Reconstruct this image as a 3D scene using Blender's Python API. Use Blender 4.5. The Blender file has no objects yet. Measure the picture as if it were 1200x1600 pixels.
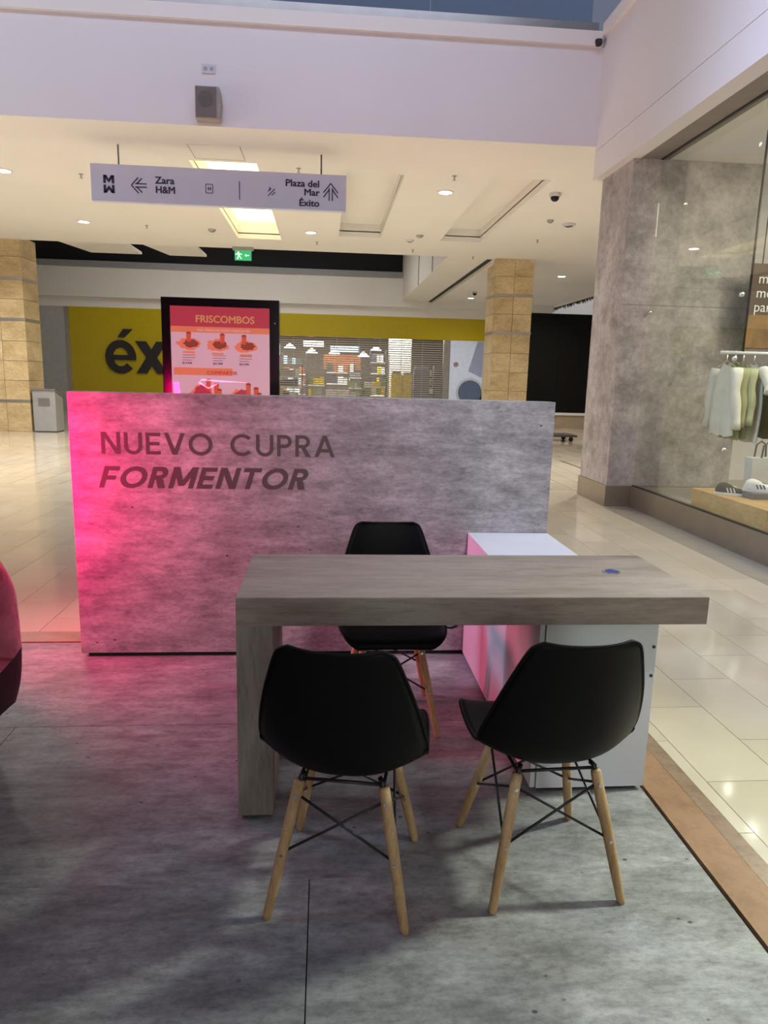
import bpy, bmesh, math, random
from mathutils import Vector, Matrix
random.seed(7)
scn = bpy.context.scene
COL = scn.collection
R = math.radians

# ------------------------------------------------------------------ camera
cam_d = bpy.data.cameras.new('camera'); cam = bpy.data.objects.new('camera', cam_d); COL.objects.link(cam)
F_PX = 1108.2
PITCH, YAW, ROLL = 0.18815, 0.08525, 0.02527
cam_d.sensor_fit = 'VERTICAL'; cam_d.sensor_height = 36.0; cam_d.sensor_width = 27.0
cam_d.lens = 36.0 * F_PX / 1600.0
cam_d.clip_start = 0.05; cam_d.clip_end = 200
fw = Vector((math.sin(YAW)*math.cos(PITCH), math.cos(YAW)*math.cos(PITCH), -math.sin(PITCH)))
rt = Vector((math.cos(YAW), -math.sin(YAW), 0)); up = rt.cross(fw)
r2 = rt*math.cos(ROLL) + up*math.sin(ROLL); u2 = -rt*math.sin(ROLL) + up*math.cos(ROLL)
m = Matrix((r2, u2, -fw)).transposed().to_4x4(); m.translation = (0, 0, 1.5)
cam.matrix_world = m
scn.camera = cam

# ------------------------------------------------------------------ world, exposure, large lights
scn.view_settings.view_transform = 'Standard'; scn.view_settings.look = 'None'
scn.view_settings.gamma = 1.0; scn.view_settings.use_curve_mapping = False
scn.view_settings.exposure = 0.0
w = bpy.data.worlds.new('world'); scn.world = w; w.use_nodes = True
bg = w.node_tree.nodes['Background']
bg.inputs[0].default_value = (0.42, 0.48, 0.66, 1); bg.inputs[1].default_value = 0.32

def area(name, loc, target, size, power, color, spread=180, shape='RECTANGLE'):
    d = bpy.data.lights.new(name, 'AREA'); d.shape = shape
    d.size = size[0]; d.size_y = size[1]; d.energy = power; d.color = color; d.spread = R(spread)
    o = bpy.data.objects.new(name, d); COL.objects.link(o); o.location = loc
    o.rotation_euler = (Vector(target) - Vector(loc)).to_track_quat('-Z', 'Y').to_euler()
    return o
WARM = (1.0, 0.96, 0.91)
area('concourse_fill', (-3, 23, 6.5), (-3, 23, 0), (8, 5), 290, WARM)  # unseen area lamp added in the void to brighten the far hall
area('concourse_fill', (11.2, 29.0, 6.0), (11.0, 32.0, 3.5), (4, 1.5), 45, WARM)  # added warm lamp, brightening the cream wall behind the hoarding
area('grocery_light', (-1, 32.0, 3.3), (-1, 32.0, 0), (10, 4), 1000, (1, 0.95, 0.85))
area('boutique_light', (5.6, 5.4, 3.9), (5.4, 5.6, 0), (1.2, 3.0), 170, (1, 0.88, 0.68))
# boutique track spot near the window: its beam reaches the stand through the glass
area('boutique_track_light', (4.5, 2.6, 3.85), (1.45, 1.45, 0.0), (0.35, 0.35), 26, (0.95, 1.0, 0.90), 44)
# added cool lamps, standing in for roof daylight on bulkhead and right fascia
area('daylight_fill', (-2.0, 5.6, 8.6), (-2.0, 9.3, 4.9), (10, 1.2), 62, (0.70, 0.76, 1.0), 80)
area('daylight_fill', (-2.2, 3.0, 8.6), (3.33, 3.5, 4.9), (1.2, 8), 220, (0.56, 0.68, 1.0), 60)
# made-up fill lamps behind the viewer and left, brightening camera-facing and left-facing sides
area('fill_light', (0.5, -6.9, 5.0), (0.5, 3, 1.0), (14, 3.2), 70, (0.90, 0.95, 1.0))
area('fill_light', (1.2, -6.9, 1.8), (0.8, 3, 1.0), (4, 3), 140, (0.90, 0.97, 0.98))
area('fill_light', (-6.6, -6.9, 1.8), (-3, 3, 1.0), (4, 3), 30, (0.90, 0.95, 1.0))
area('fill_light', (-8.9, 7.0, 2.4), (0, 7.4, 2.0), (4, 3.6), 230, (1.0, 0.90, 0.84))
# added lamp with no fixture, brightening the backdrop board from above
area('board_fill_light', (1.3, 0.3, 4.4), (0.8, 3.66, 0.95), (0.5, 0.3), 10, (0.90, 0.95, 0.98), 58)
# pink neon strip of the car display, left of the backdrop board
area('neon_strip_light', (-1.80, 3.30, 0.98), (-1.38, 3.66, 1.08), (0.08, 0.8), 56, (1.0, 0.0, 0.15))

# ------------------------------------------------------------------ node helpers and materials
def new_mat(name):
    mt = bpy.data.materials.new(name); mt.use_nodes = True
    nt = mt.node_tree; bs = nt.nodes['Principled BSDF']
    return mt, nt, bs
def c4(c): return (c[0], c[1], c[2], 1.0)
def coords(nt, scale=(1, 1, 1), rnd=False, space='Object'):
    tc = nt.nodes.new('ShaderNodeTexCoord'); mp = nt.nodes.new('ShaderNodeMapping')
    mp.inputs['Scale'].default_value = scale
    nt.links.new(tc.outputs[space], mp.inputs[0])
    if rnd:
        oi = nt.nodes.new('ShaderNodeObjectInfo'); mu = nt.nodes.new('ShaderNodeMath'); mu.operation = 'MULTIPLY'
        mu.inputs[1].default_value = 37.0
        nt.links.new(oi.outputs['Random'], mu.inputs[0]); nt.links.new(mu.outputs[0], mp.inputs['Location'])
    return mp.outputs[0]
def noise(nt, vec, scale, detail=4, rough=0.55):
    n = nt.nodes.new('ShaderNodeTexNoise'); n.inputs['Scale'].default_value = scale
    n.inputs['Detail'].default_value = detail; n.inputs['Roughness'].default_value = rough
    nt.links.new(vec, n.inputs['Vector']); return n.outputs['Fac']
def ramp(nt, fac, stops):
    r = nt.nodes.new('ShaderNodeValToRGB'); e = r.color_ramp.elements
    while len(e) < len(stops): e.new(0.5)
    for i, (p, c) in enumerate(stops): e[i].position = p; e[i].color = c4(c)
    nt.links.new(fac, r.inputs[0]); return r.outputs[0]
def mix(nt, fac, a, b, mode='MIX'):
    x = nt.nodes.new('ShaderNodeMix'); x.data_type = 'RGBA'; x.blend_type = mode
    def put(s, v):
        if hasattr(v, 'links') or isinstance(v, bpy.types.NodeSocket): nt.links.new(v, s)
        else: s.default_value = c4(v) if isinstance(v, (tuple, list)) else v
    put(x.inputs[0], fac); put(x.inputs[6], a); put(x.inputs[7], b); return x.outputs[2]
def bump(nt, bs, h, strength=0.2, dist=0.01):
    b = nt.nodes.new('ShaderNodeBump'); b.inputs['Strength'].default_value = strength; b.inputs['Distance'].default_value = dist
    nt.links.new(h, b.inputs['Height']); nt.links.new(b.outputs[0], bs.inputs['Normal'])
MATS = {}
def plain(name, col, rough=0.5, metal=0.0, spec=0.5, var=0.06, emit=None, estr=0.0, vscale=6.0, coat=0.0):
    if name in MATS: return MATS[name]
    mt, nt, bs = new_mat(name)
    v = noise(nt, coords(nt), vscale, 3)
    lo = tuple(x*(1-var) for x in col); hi = tuple(min(1, x*(1+var)) for x in col)
    nt.links.new(ramp(nt, v, [(0.3, lo), (0.7, hi)]), bs.inputs['Base Color'])
    bs.inputs['Roughness'].default_value = rough; bs.inputs['Metallic'].default_value = metal
    bs.inputs['Specular IOR Level'].default_value = spec
    bs.inputs['Coat Weight'].default_value = coat
    if emit: bs.inputs['Emission Color'].default_value = c4(emit); bs.inputs['Emission Strength'].default_value = estr
    MATS[name] = mt; return mt
def laminate(name, dark, mid, light, rough, stretch, rnd=False, speck=True, big=1.4):
    """printed concrete / wood laminate: cloudy blotches, streaks along one axis and little dark pits"""
    mt, nt, bs = new_mat(name)
    s = stretch
    v1 = coords(nt, s, rnd); v2 = coords(nt, tuple(a*3.0 for a in s), rnd)
    base = ramp(nt, noise(nt, v1, big, 7, 0.66), [(0.33, dark), (0.5, mid), (0.67, light)])
    fine = ramp(nt, noise(nt, v2, 5.5, 6, 0.75), [(0.3, (0.60,)*3), (0.55, (1,)*3)])
    out = mix(nt, 0.75, base, fine, 'MULTIPLY')
    if speck:
        vs = coords(nt, tuple(a*2.0 if a > 1 else a*1.3 for a in s), rnd)
        st_ = ramp(nt, noise(nt, vs, 3.4, 9, 0.74), [(0.36, (0.62,)*3), (0.52, (1,)*3), (0.70, (1.16,)*3)])
        out = mix(nt, 0.8, out, st_, 'MULTIPLY')
        gr_ = ramp(nt, noise(nt, coords(nt, tuple(a**0.5 for a in s), rnd), 38, 4, 0.8), [(0.36, (0.72,)*3), (0.5, (1,)*3), (0.66, (1.12,)*3)])
        out = mix(nt, 0.7, out, gr_, 'MULTIPLY')
        cl_ = ramp(nt, noise(nt, coords(nt, tuple(a**0.4 for a in s), rnd), 2.6, 3, 0.5), [(0.38, (0.80,)*3), (0.62, (1.12,)*3)])
        out = mix(nt, 0.8, out, cl_, 'MULTIPLY')
    if speck:
        v3 = coords(nt, tuple(a**0.5 for a in s), rnd)
        vo = nt.nodes.new('ShaderNodeTexVoronoi'); vo.inputs['Scale'].default_value = 9.0; vo.inputs['Randomness'].default_value = 1.0
        nt.links.new(v3, vo.inputs['Vector'])
        pit = ramp(nt, vo.outputs['Distance'], [(0.05, (1,)*3), (0.085, (0,)*3)])
        gate = ramp(nt, noise(nt, v1, 2.1, 2), [(0.48, (0,)*3), (0.54, (1,)*3)])
        pg = mix(nt, 1.0, pit, gate, 'MULTIPLY')
        out = mix(nt, pg, out, tuple(x*0.25 for x in dark))
    nt.links.new(out, bs.inputs['Base Color'])
    bs.inputs['Roughness'].default_value = rough
    bs.inputs['Specular IOR Level'].default_value = 0.35
    MATS[name] = mt; return mt

concrete_board = laminate('concrete_board', (0.235, 0.23, 0.235), (0.345, 0.34, 0.345), (0.47, 0.46, 0.47), 0.5, (1.0, 1.0, 2.7), big=4.4)
concrete_floor = laminate('concrete_floor', (0.235, 0.23, 0.22), (0.315, 0.31, 0.30), (0.40, 0.395, 0.385), 0.45, (1.0, 2.3, 1.0), True, big=5.0)
oak = laminate('grey_oak', (0.16, 0.12, 0.09), (0.28, 0.225, 0.178), (0.35, 0.29, 0.232), 0.5, (0.7, 5.0, 5.0), False, False)
oak_v = laminate('grey_oak_upright', (0.17, 0.145, 0.115), (0.25, 0.215, 0.175), (0.32, 0.28, 0.23), 0.55, (5.0, 5.0, 0.7), False, False)
beech = laminate('beech_leg', (0.34, 0.21, 0.09), (0.48, 0.31, 0.145), (0.60, 0.42, 0.21), 0.5, (9.0, 9.0, 1.0), True, False)
maple = laminate('maple_box', (0.42, 0.25, 0.10), (0.52, 0.33, 0.15), (0.62, 0.41, 0.20), 0.45, (3.0, 0.8, 3.0), False, False)
plaster = laminate('polished_plaster', (0.24, 0.225, 0.22), (0.38, 0.36, 0.35), (0.52, 0.495, 0.48), 0.45, (1.1, 1.1, 1.1), False, False, 3.0)
travertine = laminate('travertine', (0.45, 0.33, 0.17), (0.60, 0.46, 0.25), (0.72, 0.58, 0.36), 0.35, (0.8, 0.8, 1.6), True, False)
threshold_m = laminate('threshold_wood', (0.24, 0.13, 0.07), (0.30, 0.17, 0.095), (0.35, 0.205, 0.12), 0.35, (0.8, 0.8, 0.8), False, False)
border_m = laminate('border_stone', (0.22, 0.145, 0.10), (0.27, 0.185, 0.13), (0.31, 0.215, 0.155), 0.2, (1.0, 1.0, 1.0), False, False)

white_paint = plain('white_paint', (0.74, 0.72, 0.72), 0.7, var=0.02, vscale=0.7)
cream_paint = plain('cream_paint', (0.80, 0.775, 0.73), 0.7, var=0.02, vscale=0.7)
dark_soffit = plain('dark_soffit', (0.26, 0.235, 0.21), 0.6)
grey_cap = plain('grey_cap', (0.30, 0.31, 0.32), 0.5)
void_black = plain('void_black', (0.012, 0.013, 0.016), 0.7)
black_gap = plain('black_gap', (0.01, 0.01, 0.01), 0.7)
black_plastic = plain('black_plastic', (0.0035, 0.0035, 0.0035), 0.5, spec=0.13)
black_metal = plain('black_metal', (0.012, 0.012, 0.013), 0.4, spec=0.5)
gloss_black = plain('gloss_black', (0.006, 0.006, 0.007), 0.14, spec=0.3)
white_melamine = plain('white_melamine', (0.66, 0.68, 0.69), 0.4, var=0.02)
steel = plain('brushed_steel', (0.42, 0.40, 0.37), 0.32, 0.85)
bronze_steel = plain('bronze_steel', (0.30, 0.26, 0.215), 0.3, 0.7)
chrome = plain('chrome', (0.7, 0.7, 0.7), 0.12, 1.0)
yellow = plain('shop_yellow', (0.52, 0.40, 0.002), 0.3, var=0.04)
letter_brown = plain('letter_brown', (0.075, 0.06, 0.055), 0.5)
letter_black = plain('letter_black', (0.02, 0.018, 0.02), 0.45)
navy_print = plain('navy_print', (0.022, 0.02, 0.06), 0.5)
sign_face = plain('sign_face', (0.53, 0.58, 0.78), 0.45, var=0.02)
grommet_blue = plain('grommet_blue', (0.015, 0.04, 0.22), 0.35)
red_paint = plain('red_car_paint', (0.20, 0.006, 0.015), 0.22, 0.25, coat=0.8, var=0.02)
tyre_m = plain('tyre_rubber', (0.012, 0.012, 0.012), 0.8)
dark_glass = plain('tinted_glass', (0.01, 0.01, 0.012), 0.05)
lamp_lens = plain('lamp_lens', (0.5, 0.5, 0.52), 0.1)
downlight_m = plain('downlight_glow', (1, 1, 1), 0.5, emit=(1.0, 0.95, 0.85), estr=14)
cove_m = plain('cove_glow', (0.9, 0.85, 0.7), 0.5, emit=(1.0, 0.83, 0.45), estr=2.0)
exit_green = plain('exit_green', (0.02, 0.3, 0.12), 0.4, emit=(0.04, 0.55, 0.2), estr=0.6)
exit_white = plain('exit_white', (0.8, 0.9, 0.85), 0.4, emit=(0.6, 1.0, 0.75), estr=0.9)
neon_pink = plain('neon_pink', (1, 0.3, 0.5), 0.4, emit=(1.0, 0.12, 0.28), estr=45)
speaker_m = plain('speaker_taupe', (0.33, 0.29, 0.25), 0.55)
speaker_grille = plain('speaker_grille', (0.16, 0.14, 0.13), 0.8)
plate_m = plain('plate_white', (0.58, 0.58, 0.62), 0.5)

# mall floor far away: brick-bond tiles in the material; nearby tiles are geometry
def tile_mat(name, pattern):
    mt, nt, bs = new_mat(name)
    v = coords(nt, (0.9, 0.9, 0.9), not pattern)
    base = ramp(nt, noise(nt, v, 1.3, 5), [(0.3, (0.56, 0.49, 0.37)), (0.7, (0.66, 0.58, 0.45))])
    if pattern:
        br = nt.nodes.new('ShaderNodeTexBrick')
        br.inputs['Color1'].default_value = (1, 1, 1, 1); br.inputs['Color2'].default_value = (0.94, 0.94, 0.93, 1)
        br.inputs['Mortar'].default_value = (0.55, 0.5, 0.42, 1); br.inputs['Scale'].default_value = 1.0
        br.inputs['Mortar Size'].default_value = 0.006; br.inputs['Brick Width'].default_value = 0.6215; br.inputs['Row Height'].default_value = 0.318
        tc = nt.nodes.new('ShaderNodeTexCoord'); mp = nt.nodes.new('ShaderNodeMapping')
        mp.inputs['Rotation'].default_value = (0, 0, R(90))
        nt.links.new(tc.outputs['Object'], mp.inputs[0]); nt.links.new(mp.outputs[0], br.inputs['Vector'])
        base = mix(nt, 1.0, base, br.outputs['Color'], 'MULTIPLY')
    else:
        oi = nt.nodes.new('ShaderNodeObjectInfo')
        base = mix(nt, 1.0, base, ramp(nt, oi.outputs['Random'], [(0, (0.93, 0.93, 0.92)), (1, (1.0, 1.0, 1.0))]), 'MULTIPLY')
    nt.links.new(base, bs.inputs['Base Color'])
    bs.inputs['Roughness'].default_value = 0.08; bs.inputs['Specular IOR Level'].default_value = 0.6
    bs.inputs['IOR'].default_value = 1.8
    return mt
tile_far = tile_mat('polished_tile_far', True)
tile_near = tile_mat('polished_tile', False)
grout = plain('grout', (0.30, 0.25, 0.18), 0.7)
grey_tile = plain('grey_border_tile', (0.36, 0.33, 0.27), 0.12, spec=0.6)

def glass_mat(name, tint, f0=0.04):
    mt = bpy.data.materials.new(name); mt.use_nodes = True; nt = mt.node_tree
    for n in list(nt.nodes): nt.nodes.remove(n)
    o = nt.nodes.new('ShaderNodeOutputMaterial'); t = nt.nodes.new('ShaderNodeBsdfTransparent'); g = nt.nodes.new('ShaderNodeBsdfGlossy')
    lw = nt.nodes.new('ShaderNodeLayerWeight'); lw.inputs['Blend'].default_value = 0.5
    p = nt.nodes.new('ShaderNodeMath'); p.operation = 'POWER'; p.inputs[1].default_value = 5.0
    ma = nt.nodes.new('ShaderNodeMath'); ma.operation = 'MULTIPLY_ADD'; ma.inputs[1].default_value = 1-f0; ma.inputs[2].default_value = f0
    mx = nt.nodes.new('ShaderNodeMixShader')
    nt.links.new(lw.outputs['Facing'], p.inputs[0]); nt.links.new(p.outputs[0], ma.inputs[0]); nt.links.new(ma.outputs[0], mx.inputs[0])
    t.inputs[0].default_value = c4(tint); g.inputs['Roughness'].default_value = 0.01
    nt.links.new(t.outputs[0], mx.inputs[1]); nt.links.new(g.outputs[0], mx.inputs[2])
    nt.links.new(mx.outputs[0], o.inputs[0]); return mt
pane_m = glass_mat('clear_pane', (0.95, 0.98, 0.955), 0.045)
screen_glass = glass_mat('screen_glass', (0.97, 0.97, 0.97), 0.04)
rail_glass = glass_mat('balustrade_glass', (0.75, 0.82, 0.9), 0.04)

# ------------------------------------------------------------------ mesh helpers
class MB:
    def __init__(s): s.v = []; s.f = []; s.m = []; s.mi = 0
    def add(s, vs, fs):
        o = len(s.v); s.v += [tuple(p) for p in vs]
        for f in fs: s.f.append(tuple(i+o for i in f)); s.m.append(s.mi)
        return s
    def box(s, x0, x1, y0, y1, z0, z1):
        vs = [(x0,y0,z0),(x1,y0,z0),(x1,y1,z0),(x0,y1,z0),(x0,y0,z1),(x1,y0,z1),(x1,y1,z1),(x0,y1,z1)]
        return s.add(vs, [(0,3,2,1),(4,5,6,7),(0,1,5,4),(1,2,6,5),(2,3,7,6),(3,0,4,7)])
    def prism(s, pts, ext):
        """closed polygon pts (3D) pushed along ext"""
        n = len(pts); e = Vector(ext); a = [Vector(p) for p in pts]; b = [p+e for p in a]
        fs = [tuple(range(n-1, -1, -1)), tuple(range(n, 2*n))] + [(i, (i+1) % n, n+(i+1) % n, n+i) for i in range(n)]
        return s.add(a+b, fs)
    def tube(s, pts, r, n=10, cap=True):
        pts = [Vector(p) for p in pts]; rs = r if isinstance(r, (list, tuple)) else [r]*len(pts)
        vs = []; fs = []
        t0 = (pts[1]-pts[0]).normalized(); ref = Vector((0,0,1)) if abs(t0.z) < 0.9 else Vector((1,0,0))
        nrm = t0.cross(ref).normalized()
        for i, p in enumerate(pts):
            t = (pts[min(i+1, len(pts)-1)] - pts[max(i-1, 0)]).normalized()
            nrm = (nrm - t*nrm.dot(t)).normalized(); bn = t.cross(nrm)
            for k in range(n):
                a = 2*math.pi*k/n; vs.append(p + (nrm*math.cos(a) + bn*math.sin(a))*rs[i])
        for i in range(len(pts)-1):
            for k in range(n):
                a = i*n+k; b = i*n+(k+1) % n; fs.append((a, b, b+n, a+n))
        if cap: fs += [tuple(range(n-1, -1, -1)), tuple(range((len(pts)-1)*n, len(pts)*n))]
        return s.add(vs, fs)
    def lathe(s, prof, c=(0,0,0), n=24, axis='Z'):
        """prof: (radius, height) list"""
        vs = []; fs = []
        for r, h in prof:
            for k in range(n):
                a = 2*math.pi*k/n; x, y = r*math.cos(a), r*math.sin(a)
                p = (x, y, h) if axis == 'Z' else ((h, x, y) if axis == 'X' else (x, h, y))
                vs.append((p[0]+c[0], p[1]+c[1], p[2]+c[2]))
        for i in range(len(prof)-1):
            for k in range(n):
                a = i*n+k; b = i*n+(k+1) % n; fs.append((a, b, b+n, a+n))
        fs += [tuple(range(n-1, -1, -1)), tuple(range((len(prof)-1)*n, len(prof)*n))]
        return s.add(vs, fs)
    def grid(s, P):
        nv = len(P); nu = len(P[0])
        vs = [p for row in P for p in row]
        return s.add(vs, [(i*nu+j, i*nu+j+1, (i+1)*nu+j+1, (i+1)*nu+j) for i in range(nv-1) for j in range(nu-1)])
    def build(s, name, mat, parent=None, smooth=False, bevel=0.0, org=None):
        """org: world origin of the object; with a parent empty, vertices given in world space are shifted to it"""
        me = bpy.data.meshes.new(name)
        o3 = Vector((0,0,0))
        if parent is not None and parent.get('_w'): o3 = Vector(parent['_w'])
        elif org is not None: o3 = Vector(org)
        me.from_pydata([tuple(Vector(p)-o3) for p in s.v], [], s.f)
        for mm in (mat if isinstance(mat, (list, tuple)) else [mat]): me.materials.append(mm)
        bm = bmesh.new(); bm.from_mesh(me)
        bmesh.ops.recalc_face_normals(bm, faces=bm.faces[:])
        for f, mi in zip(bm.faces, s.m): f.material_index = mi
        if bevel: bmesh.ops.bevel(bm, geom=bm.edges[:], offset=bevel, segments=2, affect='EDGES', profile=0.7, clamp_overlap=True)
        if smooth:
            for f in bm.faces: f.smooth = True
        bm.to_mesh(me); bm.free()
        o = bpy.data.objects.new(name, me); COL.objects.link(o)
        if parent is not None:
            o.parent = parent
            if parent.get('_w'): o['_w'] = parent['_w']
        elif org is not None: o.location = org
        return o
def thing(name, label, cat, loc=(0,0,0), group=None, rz=0, world=True):
    o = bpy.data.objects.new(name, None); COL.objects.link(o); o.location = loc; o.rotation_euler = (0, 0, rz)
    o.empty_display_size = 0.1
    if world: o['_w'] = tuple(loc)
    return tag(o, label, cat, group)
def tag(o, label, cat, group=None):
    o['label'] = label; o['category'] = cat
    if group: o['group'] = group
    return o
def struct(o, label=None):
    o['kind'] = 'structure'
    if label: o['label'] = label
    return o
def smooth_by_angle(o, ang=40):
    me = o.data
    for p in me.polygons: p.use_smooth = True
    bm = bmesh.new(); bm.from_mesh(me)
    for e in bm.edges:
        if len(e.link_faces) == 2 and e.calc_face_angle(0) > R(ang): e.smooth = False
    bm.to_mesh(me); bm.free(); return o
def copy_thing(root, loc, rz, label, group=None):
    r = root.copy(); COL.objects.link(r); r.location = loc; r.rotation_euler = (0, 0, rz); r['label'] = label
    if group: r['group'] = group
    for ch in root.children:
        c = ch.copy(); COL.objects.link(c); c.parent = r
        for g in ch.children:
            d = g.copy(); COL.objects.link(d); d.parent = c
    return r
def box(name, mat, x0, x1, y0, y1, z0, z1, parent=None, bevel=0.0, org=None):
    return MB().box(x0, x1, y0, y1, z0, z1).build(name, mat, parent, bevel=bevel, org=org)

# ---- lettering: block capitals from rectangles, slanted bars and rings (unit height), plus the built-in font for small print
def ring(cx, cy, rx, ry, w, a0, a1, n=28):
    out = []
    for i in range(n):
        a = R(a0+(a1-a0)*i/n); b = R(a0+(a1-a0)*(i+1)/n)
        out.append([(cx+rx*math.cos(a), cy+ry*math.sin(a)), (cx+rx*math.cos(b), cy+ry*math.sin(b)),
                    (cx+(rx-w)*math.cos(b), cy+(ry-w)*math.sin(b)), (cx+(rx-w)*math.cos(a), cy+(ry-w)*math.sin(a))])
    return out
def rc(x0, x1, y0, y1): return [(x0, y0), (x1, y0), (x1, y1), (x0, y1)]
def glyph(ch, w):
    d = w*1.12
    if ch == 'N': return 0.80, [rc(0, w, 0, 1), rc(.8-w, .8, 0, 1), [(0, 1), (d*1.1, 1), (.8, 0), (.8-d*1.1, 0)]]
    if ch == 'U': return 0.76, [rc(0, w, .36, 1), rc(.76-w, .76, .36, 1)] + ring(.38, .37, .38, .38, w, 180, 360)
    if ch == 'E': return 0.62, [rc(0, w, 0, 1), rc(0, .62, 0, w), rc(0, .62, 1-w, 1), rc(0, .58, .5-w/2, .5+w/2)]
    if ch == 'F': return 0.60, [rc(0, w, 0, 1), rc(0, .60, 1-w, 1), rc(0, .55, .47-w/2, .47+w/2)]
    if ch == 'V': return 0.88, [[(0, 1), (d, 1), (.44+d*.55, 0), (.44-d*.55, 0)], [(.88-d, 1), (.88, 1), (.44+d*.55, 0), (.44-d*.55, 0)]]
    if ch == 'A': return 0.90, [[(0, 0), (d, 0), (.45+d*.5, 1), (.45-d*.5, 1)], [(.90-d, 0), (.90, 0), (.45+d*.5, 1), (.45-d*.5, 1)], rc(.22, .68, .22, .22+w)]
    if ch == 'O': return 1.02, ring(.51, .5, .51, .51, w, 0, 360, 44)
    if ch == 'C': return 0.95, ring(.51, .5, .51, .51, w, 42, 318, 36)
    if ch == 'P': return 0.64, [rc(0, w, 0, 1), rc(0, .36, 1-w, 1), rc(0, .36, .40, .40+w)] + ring(.34, .70, .30, .30, w, -90, 90, 18)
    if ch == 'R': return 0.68, glyph('P', w)[1] + [[(.24, .42), (.24+d*1.2, .42), (.68, 0), (.68-d*1.2, 0)]]
    if ch == 'M': return 0.98, [rc(0, w, 0, 1), rc(.98-w, .98, 0, 1), [(0, 1), (d*1.1, 1), (.49+d*.5, .12), (.49-d*.5, .12)], [(.98-d*1.1, 1), (.98, 1), (.49+d*.5, .12), (.49-d*.5, .12)]]
    if ch == 'T': return 0.70, [rc(.35-w/2, .35+w/2, 0, 1), rc(0, .70, 1-w, 1)]
    if ch == 'W': return 0.98, [[(x, 1-y) for x, y in p] for p in glyph('M', w)[1]]
    return 0.4, []
def block_text(name, text, x0, width, y, z, h, wgt, mat, parent, slant=0.0, gap=0.16, space=0.42, t=0.0008):
    segs = []; x = 0
    for ch in text:
        if ch == ' ': x += space; continue
        gw, ps = glyph(ch, wgt); segs.append((ch, x, ps)); x += gw + gap
    total = x - gap; sx = width/(total + slant)
    for ch, ox, ps in segs:
        mb = MB()
        for q, p in enumerate(ps): mb.prism([(x0+(ox+px+slant*py)*sx, y+0.002, z+py*h) for px, py in p], (0, -t-0.002-0.00002*q, 0))
        mb.build(name, mat, parent)
def small_text(name, text, x, y, z, h, mat, parent, align='LEFT', bold=0.0, t=0.002, stretch=1.0):
    cu = bpy.data.curves.new('print', 'FONT'); cu.body = text; cu.size = h*1.37; cu.align_x = align; cu.extrude = t
    cu.resolution_u = 3
    to = bpy.data.objects.new('print', cu); COL.objects.link(to)
    bpy.context.view_layer.update()
    me = bpy.data.meshes.new_from_object(to.evaluated_get(bpy.context.evaluated_depsgraph_get()))
    COL.objects.unlink(to); bpy.data.objects.remove(to); bpy.data.curves.remove(cu)
    o3 = Vector(parent.get('_w') or (0, 0, 0))
    src = [v.co.copy() for v in me.vertices]; fcs = [tuple(p.vertices) for p in me.polygons]
    bpy.data.meshes.remove(me); vs = []; fs = []
    shifts = [(0, 0)] if not bold else [(bold*h*dx, bold*h*dz) for dx, dz in ((-1, 0), (1, 0), (0, 0.7), (0, -0.7))]
    for q, (dx, dz) in enumerate(shifts):        # heavier strokes: slightly shifted layers of the same letters
        n_ = len(vs)
        vs += [Vector((x + a.x*stretch + dx, y - a.z - 0.0001*q, z + a.y + dz)) - o3 for a in src]
        fs += [tuple(i+n_ for i in f) for f in fcs]
    me = bpy.data.meshes.new(name); me.from_pydata(vs, [], fs); me.materials.append(mat)
    o = bpy.data.objects.new(name, me); COL.objects.link(o); o.parent = parent
    return o

# ================================================================== STRUCTURE
CZ = 4.38          # gallery ceiling height
YB = 9.30          # atrium bulkhead plane
# floor: grout bed where tiles are built one by one, tile-patterned material beyond
mb = MB(); mb.box(-14, 14, 9.62, 36, -0.06, 0.0)
mb.box(-14, -5.2, 4.05, 9.62, -0.06, 0.0)
mb.box(-1.3, 1.42, 4.05, 9.62, -0.06, 0.0)
mb.box(-14, -4.6, -7, 4.05, -0.06, 0.0)
mb.box(-4.6, 1.42, -7, -3.2, -0.06, 0.0)
mb.box(1.42, 3.40, -7, 0.5, -0.06, 0.0); mb.box(3.40, 3.75, -7, 9.62, -0.06, 0.0) ; mb.box(3.75, 14, 9.28, 9.62, -0.06, -0.001)
mb.mi = 1; mb.box(1.42, 3.40, 0.5, 9.62, -0.06, -0.004); mb.box(-5.2, -1.3, 4.05, 9.62, -0.06, -0.004)
mb.box(-4.6, 1.42, -3.2, 4.05, -0.06, -0.02)
floor = struct(mb.build('floor', [tile_far, grout]), 'polished cream stone mall floor')
TL, TW = 0.6215, 0.318
tile_mesh = {}
def tile(x0, x1, y0, y1):
    key = (round(x1-x0, 3), round(y1-y0, 3)); g = 0.0018
    if key not in tile_mesh:
        o = MB().box(g, key[0]-g, g, key[1]-g, -0.006, 0.0).build('floor_tile', tile_near, floor); tile_mesh[key] = o
    else:
        o = tile_mesh[key].copy(); COL.objects.link(o); o.parent = floor
    o.location = (x0, y0, 0)
def tiled(xs, ybase, y0, y1):
    for k in range(len(xs)-1):
        y = ybase + (k % 2)*TL/2
        while y > y0: y -= TL
        while y < y1:
            a, b = max(y, y0), min(y+TL, y1)
            if b-a > 0.03: tile(xs[k], xs[k+1], a, b)
            y += TL
tiled([1.42, 1.476, 1.794, 2.112, 2.43, 2.748, 3.066, 3.40], 2.688, 0.5, 9.62)
tiled([-5.2, -4.824, -4.506, -4.188, -3.87, -3.552, -3.234, -2.916, -2.598, -2.28, -1.962, -1.644, -1.3], 4.6, 4.05, 9.62)
o = box('border_strip', grey_tile, 3.40, 3.745, 0.5, 8.3, -0.004, 0.001, floor); o['label'] = 'greyish stone strip along shop plinth'
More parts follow.
